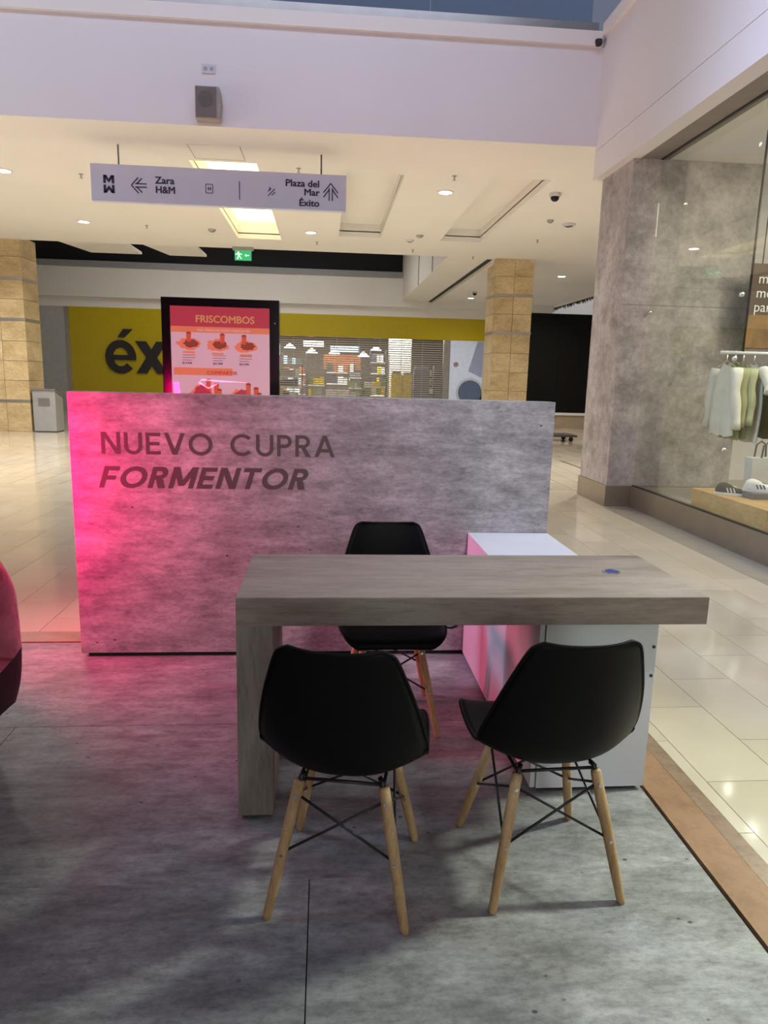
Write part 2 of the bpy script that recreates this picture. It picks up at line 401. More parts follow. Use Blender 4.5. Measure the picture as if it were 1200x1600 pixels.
# stand deck: boards of printed concrete with seams, a black gap and a wood threshold round it
deck = struct(box('floor_stand', black_gap, -4.6, 1.215, -3.2, 3.885, -0.03, -0.012), 'printed concrete deck of the car stand')
def deck_board(x0, x1, y0, y1):
    g = 0.0016
    ga, gb_ = (0 if y0 == 1.91 else g), (0 if y1 == 1.91 else g)
    o = MB().box(x0+g, x1-g, y0+ga, y1-gb_, -0.012, 0.003).build('deck_board', concrete_floor, deck)
ys = [-3.2, -2.03, -1.045, -0.06, 0.925, 1.91, 2.895, 3.87]
cuts = [[-4.6, -2.5, -0.035, 1.2], [-4.6, -3.7, -1.3, 1.2], [-4.6, -2.5, -0.035, 1.2], [-4.6, -3.7, -1.3, 1.2], [-4.6, -2.5, -0.035, 1.2], [-4.6, -3.78, -1.295, 1.2], [-4.6, -1.95, 1.2]]
for j in range(len(ys)-1):
    for i in range(len(cuts[j])-1): deck_board(cuts[j][i], cuts[j][i+1], ys[j], ys[j+1])
t1 = struct(MB().box(1.213, 1.353, -3.2, 4.045, -0.02, 0.004).box(-4.6, 1.213, 3.886, 4.045, -0.02, 0.004).build('trim_1', threshold_m), 'tan wooden threshold strip round the concrete deck')
t2 = struct(MB().box(1.356, 1.419, -3.2, 4.05, -0.02, 0.002).build('trim_2', border_m), 'brown stone border strip beside the threshold')

# atrium bulkhead (facing the camera) with a groove, cap and balustrade above
mb = MB().box(-13, 3.335, YB, YB+0.3, CZ+0.004, 5.50)
struct(mb.build('wall_front', white_paint), 'pale lilac-white bulkhead over the gallery entrance')
struct(MB().box(-13, 3.30, YB-0.05, YB+0.4, 5.50, 5.66).build('trim_3', cream_paint), 'cream cap along the bulkhead top')
mb = MB().box(-13, 3.25, YB-0.02, YB+0.30, 5.66, 5.76); struct(mb.build('trim_4', steel), 'metal shoe of the glass balustrade')
gb = thing('glass_balustrade', 'blue-tinted glass balustrade on top of the lilac bulkhead', 'balustrade', (-4, YB+0.1, 5.76))
for k in range(8):
    x = 3.2-2.0*k; box('pane', rail_glass, x-1.985, x, YB+0.10, YB+0.115, 5.76, 6.85, gb)
mb = MB(); mb.tube([(-13, YB+0.107, 6.87), (3.2, YB+0.107, 6.87)], 0.025); mb.build('handrail', steel, gb)
# right-hand fascia over the boutique window
mb = MB().box(3.335, 3.52, -6.9, YB+0.02, 3.995, 4.325).box(3.345, 3.52, -6.9, YB+0.02, 4.325, 4.333).box(3.335, 3.52, -6.9, YB+0.02, 4.333, 5.60)
struct(mb.build('wall_right', white_paint), 'white fascia wall over the boutique window with a shadow groove')
struct(MB().box(3.29, 3.56, -6.9, YB-0.05, 5.60, 5.74).build('trim_5', cream_paint), 'cream cap along the right fascia')
struct(MB().box(3.52, 3.86, -6.9, 8.36, 3.998, 4.05).build('trim_6', dark_soffit), 'dark soffit strip above the boutique glass')
# unseen atrium walls; the two dark ones added to cut low sky light
atrium_dark = plain('atrium_dark', (0.16, 0.15, 0.15), 0.7)
struct(box('wall_rear', atrium_dark, -13, 8.5, -7.2, -7.0, 0, 9.0), 'plain atrium wall behind the viewer')
struct(box('wall_atrium_left', atrium_dark, -9.2, -9.0, -7.2, YB, 0, 9.0), 'unseen dark wall left of the atrium')
struct(box('wall_left', cream_paint, -13.2, -13.0, YB, 36, 0, 7.0), 'plain wall far to the left')

# gallery ceiling with three recessed coffers and a void behind it
holes = [(-1.92, -0.99, 10.75, 16.45), (0.25, 1.12, 10.95, 15.75), (2.40, 3.26, 10.85, 15.8)]
mb = MB(); xs = sorted(set([-13, 14] + [h[0] for h in holes] + [h[1] for h in holes]))
ysb = sorted(set([YB+0.001, 17.75] + [h[2] for h in holes] + [h[3] for h in holes]))
for i in range(len(xs)-1):
    for j in range(len(ysb)-1):
        cx, cy = (xs[i]+xs[i+1])/2, (ysb[j]+ysb[j+1])/2
        if not any(h[0] < cx < h[1] and h[2] < cy < h[3] for h in holes): mb.box(xs[i], xs[i+1], ysb[j], ysb[j+1], CZ, CZ+0.12)
for n, h in enumerate(holes):
    d = 0.42 if n == 0 else 0.26
    mb.box(h[0]-0.03, h[0], h[2], h[3], CZ+0.1, CZ+d); mb.box(h[1], h[1]+0.03, h[2], h[3], CZ+0.1, CZ+d)
    mb.box(h[0], h[1], h[2]-0.03, h[2], CZ+0.1, CZ+d); mb.box(h[0], h[1], h[3], h[3]+0.03, CZ+0.1, CZ+d)
    mb.box(h[0]-.03, h[1]+.03, h[2]-.03, h[3]+.03, CZ+d, CZ+d+0.05)
mb.box(2.90, 8.85, 17.75, 32, CZ, CZ+0.12)
ceiling = struct(mb.build('ceiling', cream_paint), 'warm white gallery ceiling with recessed coffers')
cove = box('lit_cove', cove_m, holes[0][0]+0.02, holes[0][1]-0.02, holes[0][2]+0.02, holes[0][3]-0.02, CZ+0.36, CZ+0.41, ceiling)
cove['label'] = 'glowing yellowish light panel in the coffer'
# void sides
mb = MB().box(2.90, 3.0, 17.75, 28.3, CZ+0.12, 6.1)
struct(mb.build('wall_void', cream_paint), 'white side of the dark ceiling void')
for y in (20.2, 23.2): struct(box('trim_7', grey_cap, 2.885, 2.90, y, y+0.12, CZ, 6.1), 'upright joint strip on the void side')
struct(MB().box(-13, 2.9, 17.75, 17.85, CZ+.12, 6.6).box(-13, 3.0, 17.75, 28.6, 7.0, 7.1).box(-13, 3.0, 28.5, 28.6, 5.3, 7.0).box(2.9, 3.0, 17.75, 28.6, 6.1, 7.0).build('ceiling_void', void_black), 'black open ceiling void')
# far shop wall
struct(MB().box(-13, 8.85, 28.05, 28.4, 4.15, 5.20).box(-13, 8.85, 28.3, 28.5, 3.801, 4.15).build('wall_back', cream_paint), 'cream bulkhead above the yellow shop')
struct(box('trim_8', grey_cap, -13, 2.9, 28.0, 28.45, 5.20, 5.42), 'grey cap over the far bulkhead')
struct(box('wall_far', cream_paint, 6.3, 14, 32, 32.2, 0, 7), 'cream wall behind the black hoarding')
struct(MB().box(-13, -9.75, 28.3, 28.5, 0, 3.8).build('wall_pier', plain('pier_grey', (0.45, 0.45, 0.44), 0.6)), 'grey pier left of the yellow shop')
struct(box('trim_9', void_black, 3.90, 4.02, 17.9, 30, CZ-0.012, CZ+0.004), 'black slot diffuser in the ceiling')
struct(MB().box(4.02, 4.10, 17.9, 30, CZ-0.10, CZ).build('trim_10', cream_paint), 'raised lip beside the black slot diffuser')

# ================================================================== COLUMNS
def stone_column(label, x0, x1, y0, y1, top, bands):
    c = thing('stone_column', label, 'column', ((x0+x1)/2, (y0+y1)/2, 0))
    box('core', grout, x0+.03, x1-.03, y0+.03, y1-.03, 0, top, c)
    zs = [0.0] + bands + [top]; g = 0.004
    for i in range(len(zs)-1):
        a = zs[i] + (0.03 if i else 0); b = zs[i+1] - 0.03 if i < len(zs)-2 else zs[i+1]
        n = max(1, round((b-a)/0.5)); h = (b-a)/n
        for k in range(n):
            za, zb = a+k*h+g, a+(k+1)*h-g
            xm = (x0+x1)/2
            for p, q in ((x0, xm), (xm, x1)):
                box('stone_slab', travertine, p+g, q-g, y0, y0+0.03, za, zb, c)
            for s in (0, 1):
                xa = x0 if s == 0 else x1-0.03
                box('stone_slab', travertine, xa, xa+0.03, y0+0.032, y1, za, zb, c)
    for b in bands: box('metal_band', steel, x0-.008, x1+.008, y0-.008, y1+.008, b-0.03, b+0.03, c)
    return c
stone_column('cream stone column with metal bands behind the waste bin', -8.1, -7.0, 17.7, 18.6, 4.46, [0.72, 2.60, 3.52])
stone_column('cream stone column between yellow shop and black hoarding', 4.08, 5.03, 17.7, 18.6, 4.38, [0.74, 2.64, 3.53])
pil = thing('concrete_pillar', 'polished grey concrete pillar with steel skirting at the boutique corner', 'column', (4.2, 8.8, 0))
box('shaft', plaster, 3.445, 5.0, 8.36, 9.28, 0.25, 4.0, pil)
MB().box(3.425, 5.0, 8.345, 9.30, 0.0, 0.26).build('skirting', bronze_steel, pil, bevel=0.004)
box('panel_joint', dark_soffit, 3.44, 5.0, 8.357, 8.36, 2.40, 2.408, pil)

# ================================================================== BOUTIQUE
struct(MB().box(3.74, 3.86, -6.9, 8.34, 0.0, 0.262).build('trim_11', bronze_steel), 'bronze-grey metal plinth under the shop window')
win = struct(MB().box(3.755, 3.785, -6.9, 8.34, 0.262, 0.272).box(3.755, 3.785, -6.9, 8.34, 3.985, 3.997).build('window_1', black_metal), 'boutique shop window')
for a, b in ((6.42, 8.335), (4.0, 6.40), (1.58, 3.98), (-0.84, 1.56), (-3.3, -0.86), (-5.7, -3.32)):
    box('pane', pane_m, 3.764, 3.776, a, b, 0.27, 3.988, win)
for y, z in ((8.31, 2.32), (6.44, 2.32), (6.44, 1.75), (6.44, 0.9)):
    MB().lathe([(0.018, -0.02), (0.022, -0.012), (0.022, 0.012), (0.018, 0.02)], (3.77, y, z), 12, 'X').build('glass_clip', chrome, win, smooth=True)
struct(box('floor_shop', plain('shop_floor', (0.42, 0.38, 0.32), 0.25), 3.86, 8.2, -2, 9.28, 0, 0.25), 'boutique floor')
struct(box('wall_shop_back', white_paint, 5.0, 8.2, 9.1, 9.28, 0.25, 4.0), 'white boutique back wall')
struct(box('wall_shop_side', white_paint, 8.2, 8.3, -2, 9.28, 0.0, 4.0), 'white boutique side wall')
struct(box('ceiling_shop', cream_paint, 3.86, 8.3, -2, 9.28, 4.0, 4.1), 'cream boutique ceiling')
dx = thing('display_box', 'low maple display box inside the boutique window', 'display box', (4.4, 6.4, 0.25))
MB().box(3.83, 4.95, 5.76, 7.05, 0.25, 0.435).build('body', maple, dx, bevel=0.004)
MB().box(3.825, 4.955, 5.755, 7.055, 0.435, 0.442).build('lid', maple, dx)
# recessed spots in the boutique ceiling
spot_m = plain('shop_spot_glow', (1, 1, 1), 0.4, emit=(1.0, 0.95, 0.85), estr=30)
for x, y, l in ((4.5, 2.6, 'nearest the stand'), (4.5, 5.2, 'over the near end of the display box'), (5.6, 8.5, 'deepest in the shop'), (5.4, 7.6, 'beside the garment rail')):
    t = thing('shop_spot', 'recessed boutique ceiling spot %s' % l, 'ceiling light', (x, y, 4.0), 'recessed spots in the boutique')
    MB().lathe([(0.07, 4.0), (0.07, 3.985), (0.05, 3.98)], (x, y, 0), 20).build('trim_ring', white_paint, t)
    MB().lathe([(0.048, 3.99), (0.048, 3.975)], (x, y, 0), 20).build('lens', spot_m, t)
# brown lettered board
bd = thing('boutique_sign', 'brown hanging board with white slanted lettering inside the boutique', 'sign', (5.3, 8.0, 1.92))
brown_b = plain('board_brown', (0.10, 0.065, 0.045), 0.5); brown_l = plain('board_photo', (0.26, 0.15, 0.06), 0.5, var=0.5, vscale=4)
box('board', brown_b, 4.78, 6.1, 8.0, 8.03, 1.92, 2.86, bd); box('photo_print', brown_l, 4.79, 6.09, 7.996, 8.0, 1.93, 2.30, bd)
for x in (4.9, 5.9): MB().tube([(x, 8.015, 2.86), (x, 8.015, 4.0)], 0.006, 6).build('hanger_rod', black_metal, bd)
for i, s in enumerate(('más', 'mor', 'para')): small_text('lettering', s, 4.86-0.01*i, 7.994, 2.645-0.155*i, 0.115, plain('letter_white', (0.75, 0.75, 0.75), 0.5), bd, bold=0.0, stretch=1.0)
# garment rail hung from the ceiling
rail = thing('garment_rail', 'white garment rail hanging on black rods in the boutique', 'clothes rail', (4.8, 7.3, 1.83))
MB().tube([(4.12, 7.3, 1.84), (5.9, 7.3, 1.84)], 0.018, 12).build('rail', plain('rail_white', (0.75, 0.75, 0.72), 0.4), rail, smooth=True)
for x in (4.36, 5.88): MB().tube([(x, 7.3, 1.84), (x, 7.3, 4.0)], 0.012, 8).build('hanging_rod', black_metal, rail, smooth=True)
def garment(name, label, mat, x, z0, half, sleeve, length_l, tilt=0.0, width_k=1.0):
    """hung on a hanger: body sheet with folds, two sleeves and the hanger"""
    g = thing(name, label, 'garment', (x, 7.3, 1.84), 'garments on the boutique rail')
    zt = 1.735
    def fold(y, z, a, ph): return x + tilt*(zt-z) + a*(zt-z)*math.sin(y*26+ph) + 0.4*a*math.sin(z*9+ph)
    for side in (1, -1):
        P = []
        for i in range(13):
            z = zt - (zt-z0)*i/12; row = []
            for j in range(15):
                u = -1+2*j/14
                hw = half*(0.42+0.58*min(1, (i/12)*7))*width_k + 0.03*(i/12)
                y = 7.3+u*hw
                row.append((fold(y, z, 0.02, x*9) + side*(0.024*(1-u*u)+0.004), y, z + 0.012*math.sin(u*9+x*7)*(i/12) - (0.05*abs(u) if i < 2 else 0)))
            P.append(row)
        if side == 1: mb = MB()
        mb.grid(P)
    mb.build('cloth_body', mat, g, smooth=True)
    for s in (1, -1):
        ys_ = 7.3+s*half*0.93; pts = []; rs = []
        for i in range(9):
            k = i/8
            pts.append((x+0.012*math.sin(k*7+x*5)+tilt*k*length_l, ys_+s*(0.10*k*sleeve), zt-0.06-length_l*k)); rs.append(0.062-0.02*k+0.006*math.sin(k*14))
        MB().tube(pts, rs, 12).build('sleeve', mat, g, smooth=True)
    MB().tube([(x, 7.3, 1.87), (x, 7.31, 1.862), (x, 7.315, 1.84), (x, 7.30, 1.80), (x, 7.3, 1.76), (x, 7.3+half*.8, 1.70)], 0.004, 6).tube([(x, 7.3, 1.76), (x, 7.3-half*.8, 1.70)], 0.004, 6).build('hanger', chrome, g)
    return g
cl_white = plain('cotton_white', (0.72, 0.70, 0.64), 0.85); cl_sage = plain('cotton_sage', (0.36, 0.37, 0.21), 0.85)
cl_sage2 = plain('cotton_pale_sage', (0.44, 0.46, 0.29), 0.85); cl_olive = plain('cotton_olive', (0.12, 0.115, 0.05), 0.85)
garment('long_sleeve_shirt', 'white long-sleeved shirt hanging nearest the pillar on the boutique rail', cl_white, 4.20, 0.98, 0.20, 1.0, 0.62)
garment('long_sleeve_shirt', 'sage green long shirt hanging between two white tops on the rail', cl_sage, 4.29, 0.95, 0.19, 0.3, 0.60)
garment('long_sleeve_shirt', 'pale green shirt tucked against the white T-shirt on the rail', cl_sage2, 4.38, 0.96, 0.19, 0.3, 0.58)
garment('short_sleeve_shirt', 'white short-sleeved T-shirt hanging between green shirt and olive jacket', cl_white, 4.50, 0.92, 0.21, 1.3, 0.24)
garment('jacket', 'dark olive jacket at the right end of the visible garments', cl_olive, 4.68, 0.96, 0.22, 0.6, 0.58)
# shoes on the box
def sneaker(label, x, y, rz, up_m, stripe_m):
    t = thing('sneaker', label, 'shoe', (x, y, 0.442), 'shoes on the display box', rz, False)
    sole = []
    for i in range(24):
        a = 2*math.pi*i/24; sole.append((0.145*math.cos(a), (0.046+0.006*math.cos(a))*math.sin(a), 0.0))
    MB().prism(sole, (0, 0, 0.026)).build('sole', plain('sole_white', (0.75, 0.75, 0.73), 0.6), t, bevel=0.004)
    P = []
    for i in range(13):
        u = -1+2*i/12; x_ = 0.138*u
        h = 0.045+0.055*(1/(1+math.exp(6*(u-0.05)))) ; wd = 0.042*math.sqrt(max(0.02, 1-u**4)); h = h*math.sqrt(max(0.05, 1-abs(u)**5))
        P.append([(x_, wd*math.cos(math.pi*k/10), 0.026+h*math.sin(math.pi*k/10)**0.8) for k in range(11)])
    MB().grid(P).build('upper', up_m, t, smooth=True)
    for k in range(3):
        xs_ = -0.02+0.03*k
        for s in (1, -1): MB().prism([(xs_, s*0.0435, 0.03), (xs_+0.012, s*0.0435, 0.03), (xs_-0.005, s*0.036, 0.072), (xs_-0.017, s*0.036, 0.072)], (0, s*0.003, 0)).build('stripe', stripe_m, t)
    MB().prism([(0.02, -0.012, 0.088), (0.07, -0.010, 0.066), (0.07, 0.010, 0.066), (0.02, 0.012, 0.088)], (0, 0, 0.006)).build('laces', stripe_m, t)
    return t
shoe_dark = plain('suede_charcoal', (0.05, 0.05, 0.055), 0.8); shoe_w = plain('leather_white', (0.7, 0.7, 0.68), 0.5)
sneaker('charcoal sneaker with three white stripes standing flat on the maple box', 3.98, 6.60, R(-35), shoe_dark, shoe_w)
rb = thing('shoe_riser', 'small grey riser block on the maple box beside the sneaker', 'riser', (4.16, 6.45, 0.442))
MB().box(4.05, 4.30, 6.32, 6.55, 0.442, 0.502).build('block', plain('riser_grey', (0.16, 0.16, 0.165), 0.5), rb, bevel=0.004)
s2 = sneaker('white sneaker with dark stripes on the small grey riser block', 4.17, 6.44, R(-25), shoe_w, shoe_dark); s2.location.z = 0.502
bag = thing('tote_bag', 'pale grey shopping tote standing on the maple box', 'bag', (4.38, 6.85, 0.442))
bag_m = plain('tote_pale', (0.55, 0.58, 0.57), 0.5)
MB().prism([(4.26, 6.72, 0.442), (4.52, 6.72, 0.442), (4.55, 6.70, 0.80), (4.23, 6.70, 0.80)], (0, 0.13, 0)).build('body', bag_m, bag, bevel=0.006)
for yy in (6.71, 6.83): MB().tube([(4.33, yy, 0.79), (4.34, yy, 0.92), (4.39, yy, 0.96), (4.44, yy, 0.92), (4.45, yy, 0.79)], 0.009, 8).build('handle', plain('handle_dark', (0.10, 0.10, 0.10), 0.6), bag, smooth=True)
bk = thing('backpack', 'black rounded backpack at the near end of the maple box', 'bag', (4.32, 5.98, 0.442))
MB().lathe([(0.075, 0.442), (0.10, 0.47), (0.105, 0.60), (0.09, 0.70), (0.05, 0.76), (0.015, 0.775)], (4.32, 5.98, 0), 20).build('body', black_plastic, bk, smooth=True)
MB().tube([(4.32, 5.93, 0.76), (4.32, 5.94, 0.82), (4.32, 6.02, 0.82), (4.32, 6.03, 0.76)], 0.008, 8).build('handle', black_metal, bk, smooth=True)

# ================================================================== BACKDROP BOARD
PY = 3.657
pn = thing('backdrop_board', 'concrete-look backdrop board lettered NUEVO CUPRA FORMENTOR, lit pink at its left', 'display wall', (-0.035, PY+0.06, 0))
MB().box(-1.272, 1.197, PY, PY+0.12, 0.028, 1.392).build('board', concrete_board, pn, bevel=0.002)
box('base', black_gap, -1.24, 1.17, PY+0.02, PY+0.10, 0.003, 0.028, pn)
block_text('letter', 'NUEVO', -1.118, 0.548, PY, 1.086, 0.110, 0.155, letter_brown, pn)
block_text('letter', 'CUPRA', -0.480, 0.530, PY, 1.086, 0.110, 0.155, letter_brown, pn)
block_text('letter', 'FORMENTOR', -1.140, 1.070, PY, 0.914, 0.110, 0.20, letter_brown, pn, slant=0.27, gap=0.13)

# ================================================================== DESK AND CABINET
TX0, TX1, TY0, TY1, TZ = -0.282, 1.305, 2.212, 2.780, 0.793
tb = thing('desk', 'grey oak reception desk with thick top and a blue cable grommet', 'desk', (0.5, 2.5, 0))
box('desk_top', oak, TX0+0.004, TX1, TY0+0.004, TY1, 0.699, TZ, tb, bevel=0.0015)
MB().box(TX0, TX1, TY0, TY0+0.004, 0.697, TZ-0.001).build('front_edge', oak, tb)
MB().box(TX0, TX0+0.004, TY0+.004, TY1, 0.697, TZ-0.001).build('end_edge', oak, tb)
box('desk_leg', oak_v, TX0, -0.165, TY0, TY1-0.02, 0.018, 0.697, tb, bevel=0.0015)
box('leg_foot', black_gap, TX0+.01, -0.175, TY0+.02, TY1-0.04, 0.003, 0.018, tb)
gm = MB().lathe([(0.034, TZ), (0.034, TZ+0.003), (0.029, TZ+0.004), (0.028, TZ+0.002)], (1.087, 2.524, 0), 28).build('grommet_ring', chrome, tb, smooth=False)
MB().lathe([(0.028, TZ+0.0005), (0.027, TZ+0.0025)], (1.087, 2.524, 0), 24).build('grommet_cap', grommet_blue, gm)
MB().tube([(0.40, 2.222, 0.697), (0.41, 2.222, 0.686), (0.425, 2.222, 0.684), (0.44, 2.222, 0.690), (0.445, 2.222, 0.697)], 0.004, 6).build('loose_cable', black_metal, tb)
cb = thing('cabinet', 'long white cabinet between the desk and the backdrop board', 'cabinet', (0.98, 3.0, 0))
CX0, CX1, CY0, CY1, CT = 0.765, 1.196, 2.330, 3.652, 0.694
box('carcass', white_melamine, CX0+0.02, CX1, CY0+0.016, CY1, 0.02, CT-0.018, cb)
box('cabinet_top', white_melamine, CX0, CX1+0.002, CY0, CY1, CT-0.018, CT, cb, bevel=0.0015)
box('end_panel', white_melamine, CX0+0.022, CX1+0.002, CY0, CY0+0.016, 0.02, CT-0.02, cb, bevel=0.001)
box('plinth', black_gap, CX0+.03, CX1-.02, CY0+.02, CY1-.02, 0.003, 0.02, cb)
n = 3; L = (CY1-CY0-0.004)/n
for k in range(n):
    d = box('cabinet_door', white_melamine, CX0, CX0+0.018, CY0+0.002+k*L+0.0015, CY0+0.002+(k+1)*L-0.0015, 0.022, CT-0.02, cb, bevel=0.001)
for z in (0.57, 0.46): MB().lathe([(0.006, CY0-0.003), (0.006, CY0)], (CX1-0.010, 0, z), 10, 'Y').build('screw_cap', black_metal, cb)

# ================================================================== CHAIRS
def catmull(P, n):
    out = []
    for i in range(len(P)-1):
        p0 = P[max(i-1, 0)]; p1 = P[i]; p2 = P[i+1]; p3 = P[min(i+2, len(P)-1)]
        for k in range(n):
            t = k/n
            out.append(tuple(0.5*((2*b)+(-a+c)*t+(2*a-5*b+4*c-d)*t*t+(-a+3*b-3*c+d)*t**3) for a, b, c, d in zip(p0, p1, p2, p3)))
    out.append(P[-1]); return out
def make_chair(label):
    t = thing('shell_chair', label, 'chair', (0, 0, 0), 'black shell chairs at the desk', 0, False)
    # (forward, height, half width, cup)
    prof = [(0.232, 0.415, 0.150, 0.010), (0.226, 0.436, 0.190, 0.012), (0.195, 0.448, 0.212, 0.014), (0.13, 0.444, 0.224, 0.022), (0.05, 0.430, 0.229, 0.034),
            (-0.03, 0.418, 0.231, 0.050), (-0.10, 0.416, 0.232, 0.070), (-0.160, 0.440, 0.233, 0.088), (-0.200, 0.500, 0.231, 0.088), (-0.225, 0.580, 0.219, 0.072),
            (-0.246, 0.670, 0.198, 0.052), (-0.264, 0.755, 0.172, 0.036), (-0.274, 0.800, 0.156, 0.028), (-0.279, 0.820, 0.143, 0.024), (-0.282, 0.830, 0.118, 0.022)]
    cv = catmull(prof, 3); nu = 21; P = []
    for i, (y, z, hw, cup) in enumerate(cv):
        a = cv[max(i-1, 0)]; b = cv[min(i+1, len(cv)-1)]
        ty, tz = b[0]-a[0], b[1]-a[1]; l = math.hypot(ty, tz); ny, nz = tz/l, -ty/l
        P.append([(hw*u, y + ny*cup*abs(u)**2.4, z + nz*cup*abs(u)**2.4) for u in [-1+2*j/(nu-1) for j in range(nu)]])
    sh = MB().grid(P).build('shell', black_plastic, t, smooth=True)
    so = sh.modifiers.new('thickness', 'SOLIDIFY'); so.thickness = 0.007; so.offset = 0
    rim = [P[0][j] for j in range(nu)] + [P[i][nu-1] for i in range(1, len(P))] + [P[-1][j] for j in range(nu-2, -1, -1)] + [P[i][0] for i in range(len(P)-2, 0, -1)]
    MB().tube(rim + [rim[0]], 0.0055, 6, False).build('rim', black_plastic, t, smooth=True)
    tops = {}; bots = {}
    for sx in (-1, 1):
        for sy in (-1, 1):
            T = Vector((sx*0.118, sy*0.112-0.01, 0.390)); B = Vector((sx*0.195, sy*0.202, 0.003)); tops[sx, sy] = T; bots[sx, sy] = B
            pts = [T.lerp(B, k) for k in (0, 0.02, 0.3, 0.7, 0.97, 1)]
            lg = MB().tube(pts, [0.013, 0.0155, 0.0165, 0.0148, 0.0125, 0.0105], 14).build('leg', beech, t, smooth=True)
            MB().lathe([(0.006, -0.0195), (0.006, 0.0195)], tuple(T.lerp(B, 0.10)), 10, 'Y').build('bolt', chrome, lg)
            MB().lathe([(0.005, -0.0175), (0.005, 0.0175)], tuple(T.lerp(B, 0.52)), 10, 'Y').build('bolt', chrome, lg)
    br = MB()
    for k, T in tops.items():
        br.tube([T+Vector((0, 0, -0.02)), T+Vector((-0.004*k[0], 0, 0.012)), Vector((k[0]*0.105, k[1]*0.10-0.01, 0.412 if k[1] > 0 else 0.408))], 0.0075, 8)
    for sx in (-1, 1): br.tube([tops[sx, -1]+Vector((0, 0, 0.005)), tops[sx, 1]+Vector((0, 0, 0.005))], 0.005, 8)
    for sy in (-1, 1): br.tube([tops[-1, sy]+Vector((0, 0, 0.005)), tops[1, sy]+Vector((0, 0, 0.005))], 0.005, 8)
    br.build('seat_frame', black_metal, t, smooth=True)
    faces = [((-1, -1), (1, -1)), ((1, -1), (1, 1)), ((1, 1), (-1, 1)), ((-1, 1), (-1, -1))]
    for a, b in faces:
        for p, q in ((a, b), (b, a)):
            MB().tube([tops[p].lerp(bots[p], 0.10), tops[q].lerp(bots[q], 0.52)], 0.004, 8).build('brace_wire', black_metal, t, smooth=True)
    return t
ch = make_chair('black shell chair nearest the desk leg, its back to the viewer')
ch.location = (0.078, 1.915, 0); ch.rotation_euler = (0, 0, R(-11.0))
copy_thing(ch, (0.672, 1.955, 0), R(3.0), 'black shell chair beside the white cabinet, seen from behind its left')
copy_thing(ch, (0.292, 2.95, 0), R(180), 'black shell chair behind the desk, facing the viewer')

# ================================================================== CAR (only its front corner reaches into view)
car = thing('car', 'dark red car whose front corner and tyre show at the left edge', 'car', (-3.515, 2.0, 0), None, R(-90), False)
# stations along the length (front is +y): y, half width, sill z, bonnet/deck z, roof z, roof half width
st = [(2.42, 0.58, 0.34, 0.62, 0.62, 0.40), (2.36, 0.70, 0.24, 0.78, 0.80, 0.50), (2.22, 0.82, 0.20, 0.86, 0.90, 0.58), (2.00, 0.90, 0.20, 0.90, 0.96, 0.64), (1.60, 0.93, 0.22, 0.94, 1.00, 0.68), (1.20, 0.93, 0.22, 0.96, 1.03, 0.70),
      (0.85, 0.93, 0.22, 0.97, 1.06, 0.70), (0.30, 0.93, 0.22, 0.98, 1.38, 0.62), (-0.20, 0.93, 0.22, 0.99, 1.51, 0.60), (-0.9, 0.93, 0.22, 1.00, 1.52, 0.60), (-1.5, 0.93, 0.22, 1.02, 1.46, 0.58), (-1.95, 0.92, 0.24, 1.02, 1.26, 0.60), (-2.12, 0.85, 0.34, 0.98, 1.02, 0.6), (-2.16, 0.70, 0.45, 0.9, 0.92, 0.5)]
P = []
for y, hw, sz, dz, rz_, rw in st:
    half = [(hw*0.86, sz), (hw*0.97, sz+0.06), (hw, sz+(dz-sz)*0.45), (hw*0.995, sz+(dz-sz)*0.72), (hw*0.965, sz+(dz-sz)*0.93), (hw*0.90, dz), (rw*1.10, dz+(rz_-dz)*0.55), (rw, dz+(rz_-dz)*0.9), (rw*0.6, rz_), (0.0, rz_+0.01)]
    P.append([(x, y, z) for x, z in half] + [(-x, y, z) for x, z in half[-2::-1]])
mb = MB().grid(P); n0 = len(P[0])
for i in range(len(P)-1):
    for j in range(n0-1):
        if j < 2 or j >= n0-3: mb.m[i*(n0-1)+j] = 1
for base in (0, (len(P)-1)*n0):
    for j in range(n0//2):
        q = (base+j, base+j+1, base+n0-2-j, base+n0-1-j)
        mb.f.append(q if len(set(q)) == 4 else (base+j, base+j+1, base+n0-1-j)); mb.m.append(1 if j < 2 else 0)
body = mb.build('body', [red_paint, black_plastic], car, smooth=True)
sb = body.modifiers.new('round', 'SUBSURF'); sb.levels = 2; sb.render_levels = 2
def side_glass(s, ya, yb, za, zb, x0, x1, nm='side_window'):
    MB().prism([(s*x0, ya, za), (s*x0, yb, za), (s*x1, yb-0.12, zb), (s*x1, ya+0.08, zb)], (s*0.012, 0, 0)).build(nm, dark_glass, car)
for s in (1, -1):
    side_glass(s, -0.75, 0.35, 1.02, 1.37, 0.86, 0.70); side_glass(s, -1.6, -0.82, 1.04, 1.37, 0.86, 0.70)
    MB().lathe([(0.0, -0.03), (0.07, -0.02), (0.09, 0.02), (0.05, 0.06)], (s*1.0, 0.42, 1.06), 14, 'Y').build('wing_mirror', red_paint, car, smooth=True)
    MB().lathe([(0.0, 2.30), (0.05, 2.29), (0.085, 2.26), (0.10, 2.20)], (s*0.48, 0, 0.70), 16, 'Y').build('headlamp', lamp_lens, car, smooth=True)
MB().prism([(-0.62, 0.80, 1.07), (0.62, 0.80, 1.07), (0.56, 0.22, 1.40), (-0.56, 0.22, 1.40)], (0, 0.02, 0.02)).build('windscreen', dark_glass, car)
MB().box(-0.34, 0.34, 2.34, 2.405, 0.42, 0.56).build('grille', gloss_black, car, bevel=0.01)
